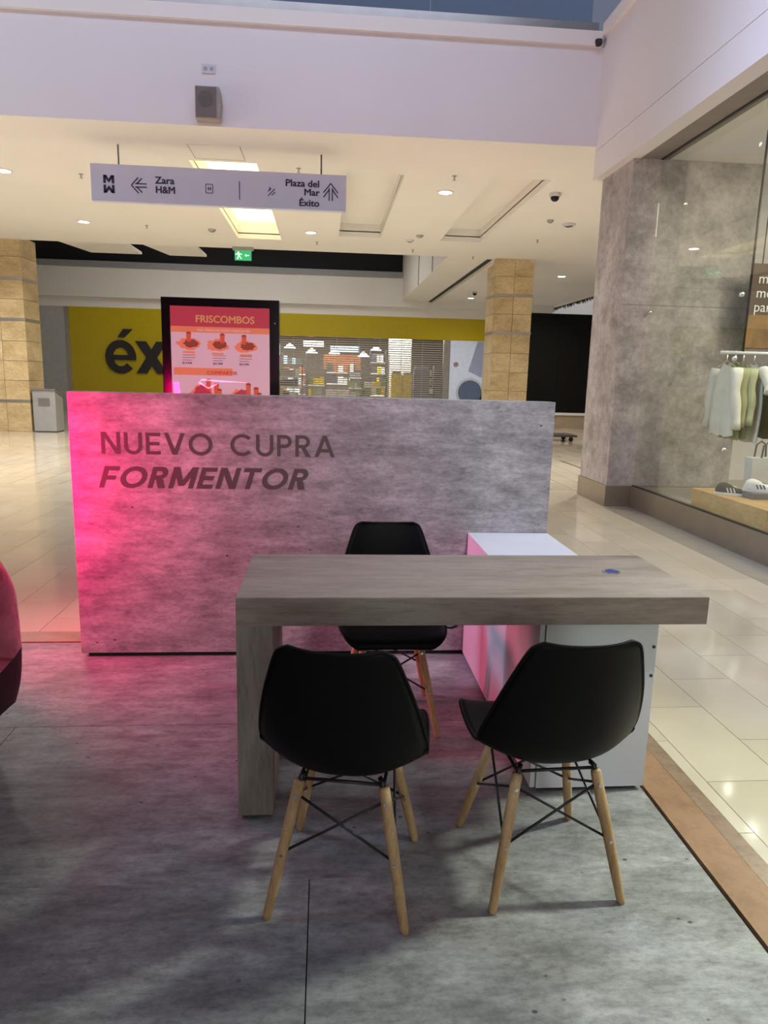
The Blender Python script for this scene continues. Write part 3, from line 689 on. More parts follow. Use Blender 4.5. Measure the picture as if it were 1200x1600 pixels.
for s in (1, -1):
    for y in (1.755, -1.30):
        c0 = (s*0.80, y, 0.345)
        cl = MB().lathe([(0.30, 0.0), (0.40, 0.0), (0.405, s*0.125), (0.385, s*0.14), (0.35, s*0.14)], c0, 32, 'X').build('wheel_arch', black_plastic, car, smooth=True)
        wh = MB().lathe([(0.20, -0.115), (0.31, -0.115), (0.335, -0.095), (0.342, -0.06), (0.342, 0.06), (0.335, 0.095), (0.31, 0.115), (0.22, 0.118)], c0, 40, 'X').build('tyre', tyre_m, car, smooth=True)
        rm = MB().lathe([(0.225, s*0.10), (0.21, s*0.118), (0.20, s*0.10), (0.06, s*0.09), (0.055, s*0.115), (0.0, s*0.118)], c0, 32, 'X')
        for k in range(5):
            a = 2*math.pi*k/5; dy, dz = math.cos(a), math.sin(a); px, pz = -dz, dy
            rm.prism([(c0[0]+s*0.10, c0[1]+dy*0.05+px*0.025, c0[2]+dz*0.05+pz*0.025), (c0[0]+s*0.10, c0[1]+dy*0.20+px*0.018, c0[2]+dz*0.20+pz*0.018),
                      (c0[0]+s*0.10, c0[1]+dy*0.20-px*0.018, c0[2]+dz*0.20-pz*0.018), (c0[0]+s*0.10, c0[1]+dy*0.05-px*0.025, c0[2]+dz*0.05-pz*0.025)], (s*0.018, 0, 0))
        rm.build('rim', steel, wh, smooth=False)

# ================================================================== ADVERTISING TOTEM
KY = 6.2
kx0, kx1, kt = -1.366, -0.394, 2.107
tk = thing('advertising_totem', 'black glossy advertising totem with a red and white combo menu poster', 'display', ((kx0+kx1)/2, KY+0.08, 0))
MB().box(kx0, kx1, KY+0.012, KY+0.15, 0.10, kt).build('housing', gloss_black, tk, bevel=0.008)
MB().box(kx0-0.05, kx1+0.05, KY-0.06, KY+0.24, 0.0, 0.10).build('foot', gloss_black, tk, bevel=0.01)
sx0, sx1, sz1 = kx0+0.075, kx1-0.082, kt-0.07; SW = sx1-sx0; sz0 = sz1-1.30
def KU(u): return sx0+u*SW
def KV(v): return sz1-v*1.30
def scr(name, col, e=0.30): return plain(name, col, 0.5, emit=col, estr=e, var=0.02)
s_white, s_red, s_orange = scr('poster_white', (0.66, 0.62, 0.66)), scr('poster_red', (0.46, 0.06, 0.09)), scr('poster_orange', (0.74, 0.30, 0.13))
s_gold, s_brown, s_peach, s_black, s_cup = scr('poster_gold', (0.62, 0.45, 0.16)), scr('poster_brown', (0.26, 0.07, 0.035)), scr('poster_peach', (0.78, 0.30, 0.16)), scr('poster_ink', (0.06, 0.03, 0.04)), scr('poster_cup', (0.62, 0.14, 0.05))
fy = KY+0.0115
ps = box('poster', s_white, sx0, sx1, fy-0.0015, fy, sz0, sz1, tk)
def flat(nm, mt, u0, u1, v0, v1, d=1, par=None): return box(nm, mt, KU(u0), KU(u1), fy-0.0015-0.0008*d, fy-0.0015, KV(v1), KV(v0), ps)
flat('header_band', s_red, 0, 1, 0, 0.125); flat('price_band', s_orange, 0, 1, 0.125, 0.162); flat('share_band', s_orange, 0.02, 0.62, 0.385, 0.432)
ty = fy-0.003
small_text('headline', 'FRISCOMBOS', KU(0.25), ty, KV(0.098), 0.060, s_gold, ps, bold=0.03)
small_text('subline', 'PARA TODOS LOS GUSTOS DESDE $12.900', KU(0.265), ty, KV(0.153), 0.0195, s_white, ps, bold=0.02, stretch=0.86)
small_text('share_line', 'COMPARTIR', KU(0.355), ty, KV(0.425), 0.030, s_red, ps, bold=0.03, stretch=1.12)
for u, p in ((0.11, '$19.900'), (0.42, '$21.900'), (0.69, '$22.900')):
    small_text('price', p, KU(u), ty, KV(0.362), 0.018, s_black, ps, bold=0.02)
    for k in range(3): flat('ink_line', plain('poster_grey', (0.38, 0.33, 0.36), 0.5), u, u+0.13-0.03*(k == 2), 0.303+0.016*k, 0.307+0.016*k)
def blob(nm, mt, cu, cv, ru, rv, d, seed, par=ps):
    rnd = random.Random(seed); pts = []
    for i in range(22):
        a = 2*math.pi*i/22; k = 0.82+0.3*rnd.random()
        pts.append((KU(cu+ru*k*math.cos(a)), fy-0.0015, KV(cv+rv*k*math.sin(a))))
    return MB().prism(pts, (0, -0.0008*d, 0)).build(nm, mt, par)
def cup(u, v, ru, rv, d, par=ps):
    MB().prism([(KU(u-ru), fy-0.0015, KV(v-rv)), (KU(u+ru), fy-0.0015, KV(v-rv)), (KU(u+ru*0.75), fy-0.0015, KV(v+rv)), (KU(u-ru*0.75), fy-0.0015, KV(v+rv))], (0, -0.0008*d, 0)).build('printed_cup', s_cup, par)
    MB().prism([(KU(u+ru*0.9*math.cos(a)), fy-0.0015, KV(v-rv+rv*0.22*math.sin(a))) for a in [k*math.pi/7 for k in range(14)]], (0, -0.0008*(d+1), 0)).build('printed_rim', s_brown, par)
for i, (u, v) in enumerate(((0.18, 0.235), (0.47, 0.240), (0.76, 0.245))):
    blob('printed_meal', s_peach, u, v, 0.12, 0.038, 2, 10+i); blob('printed_meal', s_brown, u+0.02, v-0.004, 0.075, 0.026, 3, 20+i); cup(u+(0.0, 0.05, -0.02)[i], v-0.042, 0.026, 0.028, 5)
    flat('meal_name', s_orange, u-0.06, u+0.06, v+0.047, v+0.058)
for i, (u, v) in enumerate(((0.30, 0.545), (0.71, 0.565))):
    blob('printed_meal', s_peach, u, v+0.01, 0.13, 0.06, 2, 30+i); blob('printed_meal', s_red, u+0.01, v, 0.09, 0.05, 3, 40+i)
    for k, (du, dv) in enumerate(((0.07, -0.05), (0.15, -0.025), (0.18, 0.01), (0.14, 0.045))): cup(u+du, v+dv, 0.027, 0.033, 5+2*k)
    bu, bv = ((0.15, 0.605), (0.56, 0.625))[i]
    MB().prism([(KU(bu+0.058*math.cos(a)), fy-0.0015, KV(bv+0.034*math.sin(a))) for a in [k*math.pi/12 for k in range(24)]], (0, -0.0016, 0)).build('printed_bowl', s_brown, ps)
    MB().prism([(KU(bu+0.052*math.cos(a)), fy-0.0015, KV(bv-0.006+0.024*math.sin(a))) for a in [k*math.pi/12 for k in range(24)]], (0, -0.0024, 0)).build('printed_sauce', s_peach, ps)
box('cover_glass', screen_glass, sx0-0.004, sx1+0.004, KY-0.002, KY+0.003, sz0-0.004, sz1+0.004, tk)
MB().lathe([(0.006, KY-0.004), (0.006, KY-0.002)], (kx1-0.035, 0, kt-0.19), 10, 'Y').build('lock', chrome, tk)
# pink neon car-outline sign of the stand, behind the viewer; seen mirrored in the totem's glass
nn = thing('neon_sign', 'pink neon car-outline sign mirrored in the totem glass', 'neon sign', (-2.00, -3.6, 1.180))
MB().tube([(-1.25, -3.6, 1.265), (-2.70, -3.6, 1.340), (-2.75, -3.6, 1.280), (-2.55, -3.6, 1.160), (-2.25, -3.6, 1.320)], 0.014, 8).build('neon_tube', neon_pink, nn, smooth=True)
MB().tube([(-1.55, -3.6, 1.280), (-1.25, -3.6, 1.140)], 0.014, 8).build('neon_tube', neon_pink, nn, smooth=True)
for x in (-2.6, -1.4):
    MB().tube([(x, -3.64, 0.003), (x, -3.64, 1.20)], 0.012, 8).build('stand_pole', black_metal, nn, smooth=True)
    MB().box(x-0.2, x+0.2, -3.84, -3.44, 0.003, 0.02).build('stand_foot', black_metal, nn)

# ================================================================== HANGING DIRECTORY SIGN
SY = 10.15
sg = thing('directory_sign', 'long lilac-grey hanging directory sign to Zara, Plaza del Mar and Éxito', 'sign', (-1.41, SY, 3.67))
SX0, SX1, SZ0, SZ1 = -3.07, 0.25, 3.672, 4.128
MB().box(SX0, SX1, SY, SY+0.10, SZ0, SZ1).build('panel', sign_face, sg, bevel=0.006)
for x in (-2.72, -0.085): MB().tube([(x, SY+0.05, SZ1), (x, SY+0.05, CZ)], 0.011, 8).build('hanging_rod', plain('rod_grey', (0.18, 0.18, 0.19), 0.4, 0.6), sg, smooth=True)
def SU(u): return SX0+u*(SX1-SX0)
def SV(v): return SZ1-v*(SZ1-SZ0)
def sgp(nm, pts): MB().prism([(SU(u), SY, SV(v)) for u, v in pts], (0, -0.003, 0)).build(nm, navy_print, sg)
# M over W emblem
for nm, v0, v1 in (('emblem', 0.30, 0.52), ('emblem', 0.78, 0.56)):
    a, b = 0.048, 0.090; h = v1-v0
    mb = MB()
    for pts in ([(a, v0), (a+0.010, v0), (a+0.010, v1), (a, v1)], [(b-0.010, v0), (b, v0), (b, v1), (b-0.010, v1)], [(a, v0), (a+0.012, v0), (0.069, v0+h*0.45), (0.069, v0+h*0.95)], [(b-0.012, v0), (b, v0), (0.069, v0+h*0.95), (0.069, v0+h*0.45)]):
        mb.prism([(SU(u), SY, SV(v)) for u, v in pts], (0, -0.003, 0))
    mb.build(nm, navy_print, sg)
def bar(nm, p, q, wd, mbx=None):
    ax, az, bx, bz = SU(p[0]), SV(p[1]), SU(q[0]), SV(q[1]); l = math.hypot(bx-ax, bz-az); nx, nz = -(bz-az)/l*wd/2, (bx-ax)/l*wd/2
    m_ = mbx or MB()
    m_.prism([(ax+nx, SY, az+nz), (bx+nx, SY, bz+nz), (bx-nx, SY, bz-nz), (ax-nx, SY, az-nz)], (0, -0.003, 0))
    if mbx is None: m_.build(nm, navy_print, sg)
mb = MB()
for dv in (0, 1):
    s = -1 if dv else 1
    bar('', (0.155, 0.54), (0.182, 0.54-s*0.21), 0.014, mb); bar('', (0.174, 0.54-s*0.035), (0.196, 0.54-s*0.19), 0.014, mb)
    bar('', (0.170, 0.54-s*0.045), (0.214, 0.54-s*0.045), 0.013, mb)
mb.build('left_arrow', navy_print, sg)
mb = MB()
for s in (-1, 1):
    bar('', (0.938, 0.24), (0.938+s*0.029, 0.50), 0.014, mb); bar('', (0.938+s*0.005, 0.40), (0.938+s*0.029, 0.63), 0.014, mb)
    bar('', (0.938+s*0.0065, 0.36), (0.938+s*0.0065, 0.72), 0.013, mb)
mb.build('up_arrow', navy_print, sg)
small_text('lettering', 'Zara', SU(0.247), SY-0.001, SV(0.465), 0.088, navy_print, sg, bold=0.045, stretch=1.08)
small_text('lettering', 'H&M', SU(0.247), SY-0.001, SV(0.72), 0.088, navy_print, sg, bold=0.045, stretch=1.0)
small_text('lettering', 'Plaza del', SU(0.893), SY-0.001, SV(0.365), 0.088, navy_print, sg, 'RIGHT', 0.045, stretch=1.08)
small_text('lettering', 'Mar', SU(0.893), SY-0.001, SV(0.60), 0.088, navy_print, sg, 'RIGHT', 0.045, stretch=1.08)
small_text('lettering', 'Éxito', SU(0.893), SY-0.001, SV(0.895), 0.088, navy_print, sg, 'RIGHT', 0.045, stretch=1.08)
bar('divider', (0.575, 0.30), (0.575, 0.80), 0.010)
mb = MB()
for p, q in (((0.443, 0.42), (0.470, 0.42)), ((0.443, 0.66), (0.470, 0.66)), ((0.443, 0.42), (0.443, 0.66)), ((0.470, 0.42), (0.470, 0.66))): bar('', p, q, 0.008, mb)
bar('', (0.453, 0.50), (0.453, 0.58), 0.014, mb); bar('', (0.461, 0.50), (0.461, 0.58), 0.014, mb); mb.build('lift_pictogram', navy_print, sg)
mb = MB()
bar('', (0.688, 0.66), (0.715, 0.46), 0.010, mb); bar('', (0.688, 0.54), (0.700, 0.45), 0.010, mb); bar('', (0.702, 0.64), (0.716, 0.55), 0.010, mb); bar('', (0.694, 0.42), (0.694, 0.52), 0.012, mb)
mb.build('escalator_pictogram', navy_print, sg)

# ================================================================== BULKHEAD FITTINGS
sp = thing('wall_speaker', 'taupe loudspeaker mounted low on the lilac bulkhead', 'speaker', (-1.40, YB, 4.40))
MB().prism([(-1.545, YB, 4.41), (-1.265, YB, 4.41), (-1.245, YB, 4.60), (-1.265, YB, 4.765), (-1.545, YB, 4.765)], (0, -0.16, 0)).build('cabinet', speaker_m, sp, bevel=0.02)
MB().box(-1.535, -1.30, YB-0.168, YB-0.158, 4.43, 4.75).build('grille', speaker_grille, sp, bevel=0.003)
MB().lathe([(0.085, YB-0.172), (0.08, YB-0.168)], (-1.42, 0, 4.62), 24, 'Y').build('cone', plain('cone_dark', (0.11, 0.10, 0.09), 0.7), sp)
pl = thing('wall_outlet', 'small square twin outlet plate above the wall speaker', 'outlet', (-1.40, YB, 4.98))
MB().box(-1.485, -1.325, YB-0.012, YB, 4.95, 5.05).build('plate', plate_m, pl, bevel=0.003)
for x in (-1.44, -1.37): MB().lathe([(0.022, YB-0.016), (0.022, YB-0.012)], (x, 0, 5.0), 14, 'Y').build('socket', plain('socket_grey', (0.36, 0.36, 0.38), 0.5), pl)
cc = thing('corner_camera', 'tiny dark camera in the top corner of the bulkhead', 'camera', (3.26, YB-0.02, 5.56))
MB().lathe([(0.0, 5.49), (0.035, 5.50), (0.045, 5.53), (0.045, 5.56)], (3.25, YB-0.05, 0), 16).build('body', black_metal, cc, smooth=True)
MB().box(3.22, 3.28, YB-0.05, YB, 5.535, 5.56).build('bracket', black_metal, cc)

# ================================================================== CEILING FITTINGS
def downlight(x, y, label, power=470):
    d = bpy.data.lights.new('downlight_beam', 'SPOT'); d.energy = power; d.color = WARM; d.spot_size = R(150); d.spot_blend = 0.8; d.shadow_soft_size = 0.10
    lo = bpy.data.objects.new('downlight_beam', d); COL.objects.link(lo); lo.location = (x, y, CZ-0.03)
    t = thing('downlight', label, 'ceiling light', (x, y, CZ), 'round recessed downlights')
    MB().lathe([(0.13, CZ-0.001), (0.13, CZ-0.010), (0.10, CZ-0.012), (0.10, CZ-0.001)], (x, y, 0), 24).build('trim_ring', white_paint, t)
    MB().lathe([(0.098, CZ-0.001), (0.098, CZ-0.013)], (x, y, 0), 24).build('lens', downlight_m, t)
    return t
downlight(-4.81, 11.75, 'round downlight at the far left edge beside the hanging sign')
downlight(-4.81, 15.33, 'round downlight below the left half of the hanging sign')
downlight(-0.33, 15.46, 'round downlight just right of the glowing light panel', 700)
downlight(1.85, 11.79, 'round downlight between the two unlit ceiling coffers', 800)
downlight(6.53, 20.2, 'round downlight right of the far stone column')
downlight(5.2, 26.3, 'tiny distant downlight left of the far stone column', 120)
downlight(-4.81, 19.0-10.0+1.1, 'added unseen downlight left of the hanging sign near the bulkhead')  # extra lamp out of view, added for gallery brightness
downlight(-7.6, 11.75, 'added unseen downlight far left, close behind the bulkhead'); downlight(-7.6, 15.33, 'added unseen downlight far left, before the left stone column')  # two more lamps out of view, added to light the gallery
downlight(5.2, 11.79, 'added unseen downlight behind the concrete pillar', 1000)  # added lamp hidden by the pillar, lighting column front and ceiling
downlight(6.53, 24.0, 'round downlight before the black hoarding')
def sprinkler(x, y, label):
    t = thing('sprinkler', label, 'sprinkler', (x, y, CZ), 'ceiling sprinklers')
    MB().lathe([(0.035, CZ), (0.035, CZ-0.006), (0.012, CZ-0.012), (0.010, CZ-0.05), (0.004, CZ-0.055)], (x, y, 0), 12).build('body', steel, t)
    MB().lathe([(0.026, CZ-0.06), (0.030, CZ-0.057)], (x, y, 0), 12).build('deflector', steel, t)
for x, y, l in ((-3.69, 11.75, 'small sprinkler head left of the hanging sign'), (-0.41, 10.88, 'small sprinkler head above the right end of the hanging sign'), (1.83, 10.88, 'small sprinkler head near the bulkhead between coffers'),
                (-3.62, 15.45, 'small sprinkler head below the left half of the hanging sign'), (-0.22, 16.51, 'small sprinkler head below the downlight by the glowing panel'), (1.96, 16.98, 'small sprinkler head just in front of the smoke detector'),
                (3.49, 17.6, 'small sprinkler head left of the far stone column'), (4.37, 15.27, 'small sprinkler head above the far stone column')): sprinkler(x, y, l)
def dome(x, y, label):
    t = thing('dome_camera', label, 'camera', (x, y, CZ), 'ceiling dome cameras')
    MB().lathe([(0.09, CZ), (0.09, CZ-0.04), (0.075, CZ-0.055)], (x, y, 0), 20).build('housing', plain('dome_white', (0.6, 0.58, 0.55), 0.5), t, smooth=False)
    MB().lathe([(0.068, CZ-0.055), (0.062, CZ-0.09), (0.04, CZ-0.115), (0.01, CZ-0.125)], (x, y, 0), 18).build('dome', gloss_black, t, smooth=True)
dome(3.54, 11.55, 'dome camera right of the unlit coffer near the bulkhead corner'); dome(4.95, 24.4, 'dome camera beside the black slot left of the far column')
def disc(nm, cat, x, y, r, label, mt):
    t = thing(nm, label, cat, (x, y, CZ)); MB().lathe([(r, CZ), (r, CZ-0.02), (r*0.8, CZ-0.035)], (x, y, 0), 20).build('base', mt, t); MB().lathe([(r*0.55, CZ-0.035), (r*0.5, CZ-0.05)], (x, y, 0), 16).build('sensor', steel, t)
disc('smoke_detector', 'detector', 1.76, 15.85, 0.09, 'white smoke detector near the back edge of the ceiling', plate_m)
disc('smoke_detector', 'detector', 1.90, 15.30, 0.075, 'dark round detector next to the white smoke detector', steel)
disc('ceiling_speaker', 'speaker', 4.48, 13.65, 0.13, 'flat round ceiling speaker right of the coffers', plate_m)
disc('smoke_detector', 'detector', 4.05, 13.4, 0.06, 'small detector beside the flat ceiling speaker', steel)
disc('smoke_detector', 'detector', -2.35, 15.6, 0.08, 'small detector left of the glowing light panel', steel)
hatch = thing('access_hatch', 'square access hatch outlined in the ceiling above the sign', 'hatch', (-1.47, 10.35, CZ))
MB().box(-1.80, -1.14, 10.02, 10.62, CZ-0.004, CZ+0.0).build('lid', cream_paint, hatch)
for a in ((-1.81, -1.13, 10.62, 10.635), (-1.81, -1.80, 10.02, 10.635), (-1.14, -1.13, 10.02, 10.635)): MB().box(*a, CZ-0.005, CZ).build('joint', grey_cap, hatch)
# exit sign hung at the ceiling's far edge
ex = thing('exit_sign', 'green running-man exit sign at the far ceiling edge', 'exit sign', (-1.93, 17.5, 4.1))
MB().box(-2.18, -1.70, 17.5, 17.56, 4.30, CZ).build('mount', steel, ex)
MB().box(-2.13, -1.75, 17.5, 17.55, 4.08, 4.30).build('panel', exit_green, ex, bevel=0.004)
mb = MB(); Q = 17.5
def er(pts): mb.prism([(x, Q, z) for x, z in pts], (0, -0.004, 0))
er([(-1.86, 4.18), (-1.80, 4.18), (-1.80, 4.20), (-1.86, 4.20)]); er([(-1.90, 4.19), (-1.865, 4.155), (-1.865, 4.225)])
er([(-2.06, 4.27), (-2.03, 4.27), (-2.03, 4.24), (-2.06, 4.24)]); er([(-2.07, 4.235), (-2.02, 4.235), (-2.01, 4.17), (-2.05, 4.17)]); er([(-2.05, 4.17), (-2.02, 4.18), (-2.06, 4.10), (-2.085, 4.11)]); er([(-2.03, 4.18), (-2.01, 4.17), (-1.97, 4.12), (-1.99, 4.105)]); er([(-2.02, 4.235), (-2.02, 4.215), (-1.96, 4.20), (-1.96, 4.22)]); er([(-2.07, 4.235), (-2.06, 4.215), (-2.11, 4.19), (-2.115, 4.21)])
mb.build('running_figure', exit_white, ex)
# pale baffles hanging in the void
for i, (xa, xb, l) in enumerate(((-7.0, -5.05, 'pale ceiling baffle in the dark void beside the left column'), (-4.95, -3.35, 'pale ceiling baffle in the dark void left of the exit sign'))):
    bf = thing('ceiling_baffle', l, 'baffle', ((xa+xb)/2, 19.2, 4.6), 'baffles in the ceiling void')
    MB().prism([(xa, 17.9, 4.64), (xb, 17.9, 4.64), (xb+0.12, 20.4, 4.56), (xa+0.75, 20.4, 4.56)], (0, 0, 0.06)).build('board', cream_paint, bf)
    for x in (xa+0.9, xb-0.3):
        for y in (18.2, 20.1): MB().tube([(x, y, 4.62), (x, y, 7.0)], 0.008, 6).build('suspension_wire', black_metal, bf)

# ================================================================== YELLOW SUPERMARKET AT THE BACK
FY = 28.3
fs = thing('shop_fascia', 'mustard yellow shop fascia with black éxito lettering', 'shop sign', (-1.8, FY, 0))
MB().box(-9.6, 6.25, FY, FY+0.12, 2.97, 3.80).build('fascia_band', yellow, fs)
MB().box(-9.6, -2.30, FY, FY+0.12, 0.0, 2.97).build('side_panel', yellow, fs)
MB().box(-9.75, -9.6, FY-0.02, FY+0.14, 0.0, 3.80).build('edge_profile', steel, fs)
def exito():
    y = FY; z0, h = 1.40, 1.20
    def put(polys, ox):
        mb = MB()
        for q, p in enumerate(polys): mb.prism([(ox+px*h, y, z0+py*h) for px, py in p], (0, -0.06-0.0005*q, 0))
        mb.build('letter', letter_black, fs)
    w_ = 0.23
    e = ring(.47, .5, .47, .52, w_, 0, 318, 34) + [rc(.18, .94, .40, .56)] + [[(.40, 1.10), (.60, 1.10), (.86, 1.36), (.58, 1.36)]]
    put(e, -8.32)
    x = [[(0, 1), (.33, 1), (.98, 0), (.65, 0)], [(.65, 1), (.98, 1), (.33, 0), (0, 0)]]
    put(x, -7.20)
    put([rc(0, .25, 0, 1), rc(0, .25, 1.12, 1.36)], -5.95)
    put([rc(.14, .39, 0, 1.3), rc(0, .56, .80, 1.0)], -5.55)
    put(ring(.5, .5, .5, .52, w_, 0, 360, 36), -4.80)
exito()
# roller shutter: jambs and a lattice of thin bars
sh = thing('roller_shutter', 'closed see-through roller shutter of thin horizontal bars under yellow fascia', 'shutter', (1.2, FY+0.2, 0))
MB().box(4.62, 4.86, FY-0.02, FY+0.22, 0, 2.97).build('jamb', steel, sh); MB().box(-2.30, -2.15, FY-0.02, FY+0.22, 0, 2.97).build('jamb', steel, sh)
mb = MB(); z = 0.03
while z < 2.95: mb.box(-2.15, 4.62, FY+0.11, FY+0.13, z, z+0.040); z += 0.084
o = mb.build('bar', plain('shutter_steel', (0.46, 0.44, 0.41), 0.5, 0.2), sh); o['kind'] = 'stuff'
mb = MB()
for k in range(9): mb.box(-2.1+0.84*k, -2.08+0.84*k, FY+0.13, FY+0.14, 0.02, 2.95)
o = mb.build('link_strap', plain('shutter_steel', (0.4, 0.4, 0.4)), sh); o['kind'] = 'stuff'
# white-blue poster of a washing machine in the next bay
po = thing('window_poster', 'white and pale blue washing machine poster right of the shutter', 'poster', (5.5, FY, 0))
MB().box(4.88, 6.2, FY, FY+0.06, 0.0, 2.97).build('sheet', plain('poster_pale', (0.60, 0.66, 0.78), 0.4, emit=(0.6, 0.7, 0.9), estr=0.15), po)
MB().prism([(5.95, FY, 2.95), (6.19, FY, 2.95), (6.19, FY, 1.55), (5.62, FY, 1.80)], (0, -0.01, 0)).build('blue_facet', plain('poster_blue', (0.36, 0.43, 0.60), 0.4), po)
MB().lathe([(0.56, FY-0.012), (0.56, FY)], (5.72, 0, 0.98), 36, 'Y').build('door_ring', plain('poster_ring', (0.55, 0.60, 0.72), 0.4), po)
MB().lathe([(0.47, FY-0.02), (0.47, FY-0.012)], (5.72, 0, 0.98), 36, 'Y').build('door_glass', plain('poster_navy', (0.13, 0.17, 0.28), 0.3), po)
MB().lathe([(0.10, FY-0.012), (0.10, FY)], (5.12, 0, 2.05), 18, 'Y').build('dial', plain('poster_red_dot', (0.35, 0.25, 0.28), 0.4), po)
MB().box(6.05, 6.2, FY-0.012, FY, 0.5, 1.05).build('yellow_corner', plain('poster_yellow', (0.8, 0.55, 0.02), 0.4), po)
# shop interior
struct(box('wall_shop_rear', plain('shop_rear_tan', (0.13, 0.11, 0.09), 0.7), -13, 9, 36, 36.2, 0, 4.1), 'supermarket rear wall')
struct(box('ceiling_supermarket', plain('shop_ceiling', (0.42, 0.33, 0.22), 0.7), -13, 9, 28.5, 36, 3.45, 3.55), 'tan supermarket ceiling')
goods = [plain('goods_%s' % n, c, 0.5, var=0.25, vscale=9) for n, c in (('grey', (0.30, 0.31, 0.33)), ('white', (0.68, 0.68, 0.66)), ('rust', (0.32, 0.12, 0.05)), ('dark', (0.07, 0.07, 0.075)), ('yellow', (0.75, 0.55, 0.02)), ('blue', (0.30, 0.45, 0.58)), ('green', (0.20, 0.24, 0.06)))]
def shelf_unit(short, label, x0, x1, y, top, rows, seed, mats):
    t = thing('store_shelf', label, 'shelf', ((x0+x1)/2, y, 0), 'shelves behind the shutter')
    rnd = random.Random(seed)
    for x in (x0, x1-0.04): box('upright', goods[3], x, x+0.04, y, y+0.5, 0, top, t)
    for k in range(rows):
        z = 0.12+k*(top-0.2)/rows; box('shelf_board', goods[1], x0+.04, x1-.04, y, y+0.5, z, z+0.03, t)
        x = x0+0.06; i = 0
        while x < x1-0.2:
            wd = 0.12+0.2*rnd.random(); wd = min(wd, x1-0.05-x); hh = (0.55+0.35*rnd.random())*((top-0.2)/rows-0.05)
            if z > 0.45:
                g = box('boxed_item', rnd.choice(mats), x, x+wd-0.01, y+0.05, y+0.4, z+0.03, z+0.03+hh)
                i += 1; tag(g, '%s package from left, %s board of the %s' % (ORD[i-1], ('bottom', 'second', 'third', 'fourth', 'fifth')[k], short), 'package', 'packages on the %s' % short)
            x += wd
ORD = ['first', 'second', 'third', 'fourth', 'fifth', 'sixth', 'seventh', 'eighth', 'ninth', 'tenth']
G = goods
shelf_unit('dark grey store shelf', 'dark grey shelf nearest the totem behind the shutter', -2.1, -0.95, 30.0, 1.9, 4, 1, [G[0], G[3], G[1], G[0]])
shelf_unit('white low store shelf', 'white low shelf in the middle behind the shutter', 1.55, 2.55, 30.2, 1.45, 4, 2, [G[1], G[4], G[1], G[6]])
shelf_unit('rust-toned store shelf', 'rust-toned shelf deep behind the shutter', 0.0, 1.3, 32.4, 2.2, 4, 3, [G[2], G[1], G[2], G[3]])
shelf_unit('store shelf by the jamb', 'short shelf by the shutter jamb', 4.1, 4.6, 30.2, 2.0, 5, 4, [G[1], G[6], G[4], G[1]])
shelf_unit('shadowy store shelf', 'shadowy shelf at the left behind the shutter', -0.8, 0.0, 31.0, 1.6, 3, 5, [G[6], G[4], G[3], G[0]])
shelf_unit('tall dark store shelf', 'tall dark shelf right of the pendants behind the shutter', 2.0, 2.75, 33.0, 2.7, 5, 6, [G[3], G[1], G[4], G[3]])
shelf_unit('bluish store shelf', 'bluish shelf at the far left behind the shutter', -2.0, -0.9, 33.6, 2.5, 5, 7, [G[5], G[1], G[3], G[2]])
shelf_unit('middle store shelf', 'grey shelf in the middle distance behind the shutter', 0.95, 1.6, 31.4, 1.9, 4, 8, [G[0], G[1], G[3], G[6]])
def stand(label, mt, x0, x1, y, top, cat='display stand'):
    t = thing('display_stand', label, cat, ((x0+x1)/2, y, 0)); MB().box(x0, x1, y, y+0.35, 0.0, top).build('body', mt, t, bevel=0.01)
    MB().box(x0+0.05, x1-0.05, y+0.02, y+0.33, top, top+0.10).build('header', goods[0], t); return t
stand('yellow cardboard display standing left half of a pair behind the shutter', G[4], 2.68, 3.12, 29.4, 1.62)
stand('yellow cardboard display standing right half of a pair behind the shutter', G[4], 3.14, 3.52, 29.4, 1.60)
stand('dark slate cabinet right of the yellow displays behind the shutter', plain('slate', (0.16, 0.16, 0.19), 0.5), 3.62, 4.28, 29.5, 1.86)
stand('white checkout counter low behind the shutter', G[1], 0.0, 0.95, 29.6, 0.95)
for i, (x, y, z, l) in enumerate(((-1.5, 30.5, 2.55, 'leftmost'), (-0.6, 31.0, 2.4, 'left-hand'), (0.35, 30.2, 2.35, 'middle'), (1.6, 31.0, 2.3, 'right-hand'), (2.2, 32.0, 2.6, 'rightmost'))):
    t = thing('shop_pendant', 'glowing white pendant shade behind the shutter, %s of five' % l, 'lamp', (x, y, z), 'pendants in the supermarket')
    MB().lathe([(0.05, z+0.22), (0.22, z+0.06), (0.26, z)], (x, y, 0), 18).build('shade', plain('pendant_glow', (0.8, 0.85, 0.9), 0.5, emit=(0.8, 0.92, 1.0), estr=2.0), t, smooth=True)
    MB().tube([(x, y, z+0.2), (x, y, 3.45)], 0.01, 6).build('cord', black_metal, t)
for i, (x0, x1, y, z, l) in enumerate(((-1.0, -0.1, 32.5, 2.75, 'left'), (0.2, 1.5, 33.0, 2.55, 'right'))):
    t = thing('hanging_banner', 'pale hanging banner behind the shutter, %s one' % l, 'banner', ((x0+x1)/2, y, z)); MB().box(x0, x1, y, y+0.03, z, z+0.28).build('sheet', G[5] if i else G[1], t)
    for x in (x0+.05, x1-.05): MB().tube([(x, y+.015, z+.28), (x, y+.015, 3.45)], 0.006, 6).build('cord', black_metal, t)
t = thing('price_board', 'rust brown price board hung deep behind the shutter', 'board', (0.6, 33.5, 1.75)); MB().box(-0.1, 1.6, 33.5, 33.55, 1.75, 2.45).build('sheet', G[2], t)
for x in (0, 1.5): MB().tube([(x, 33.52, 2.45), (x, 33.52, 3.45)], 0.006, 6).build('cord', black_metal, t)
t = thing('stock_pillar', 'white square pillar inside the supermarket behind the shutter', 'column', (3.3, 33, 0)); MB().box(2.9, 3.9, 33, 33.8, 0, 3.45).build('shaft', G[1], t, bevel=0.02)
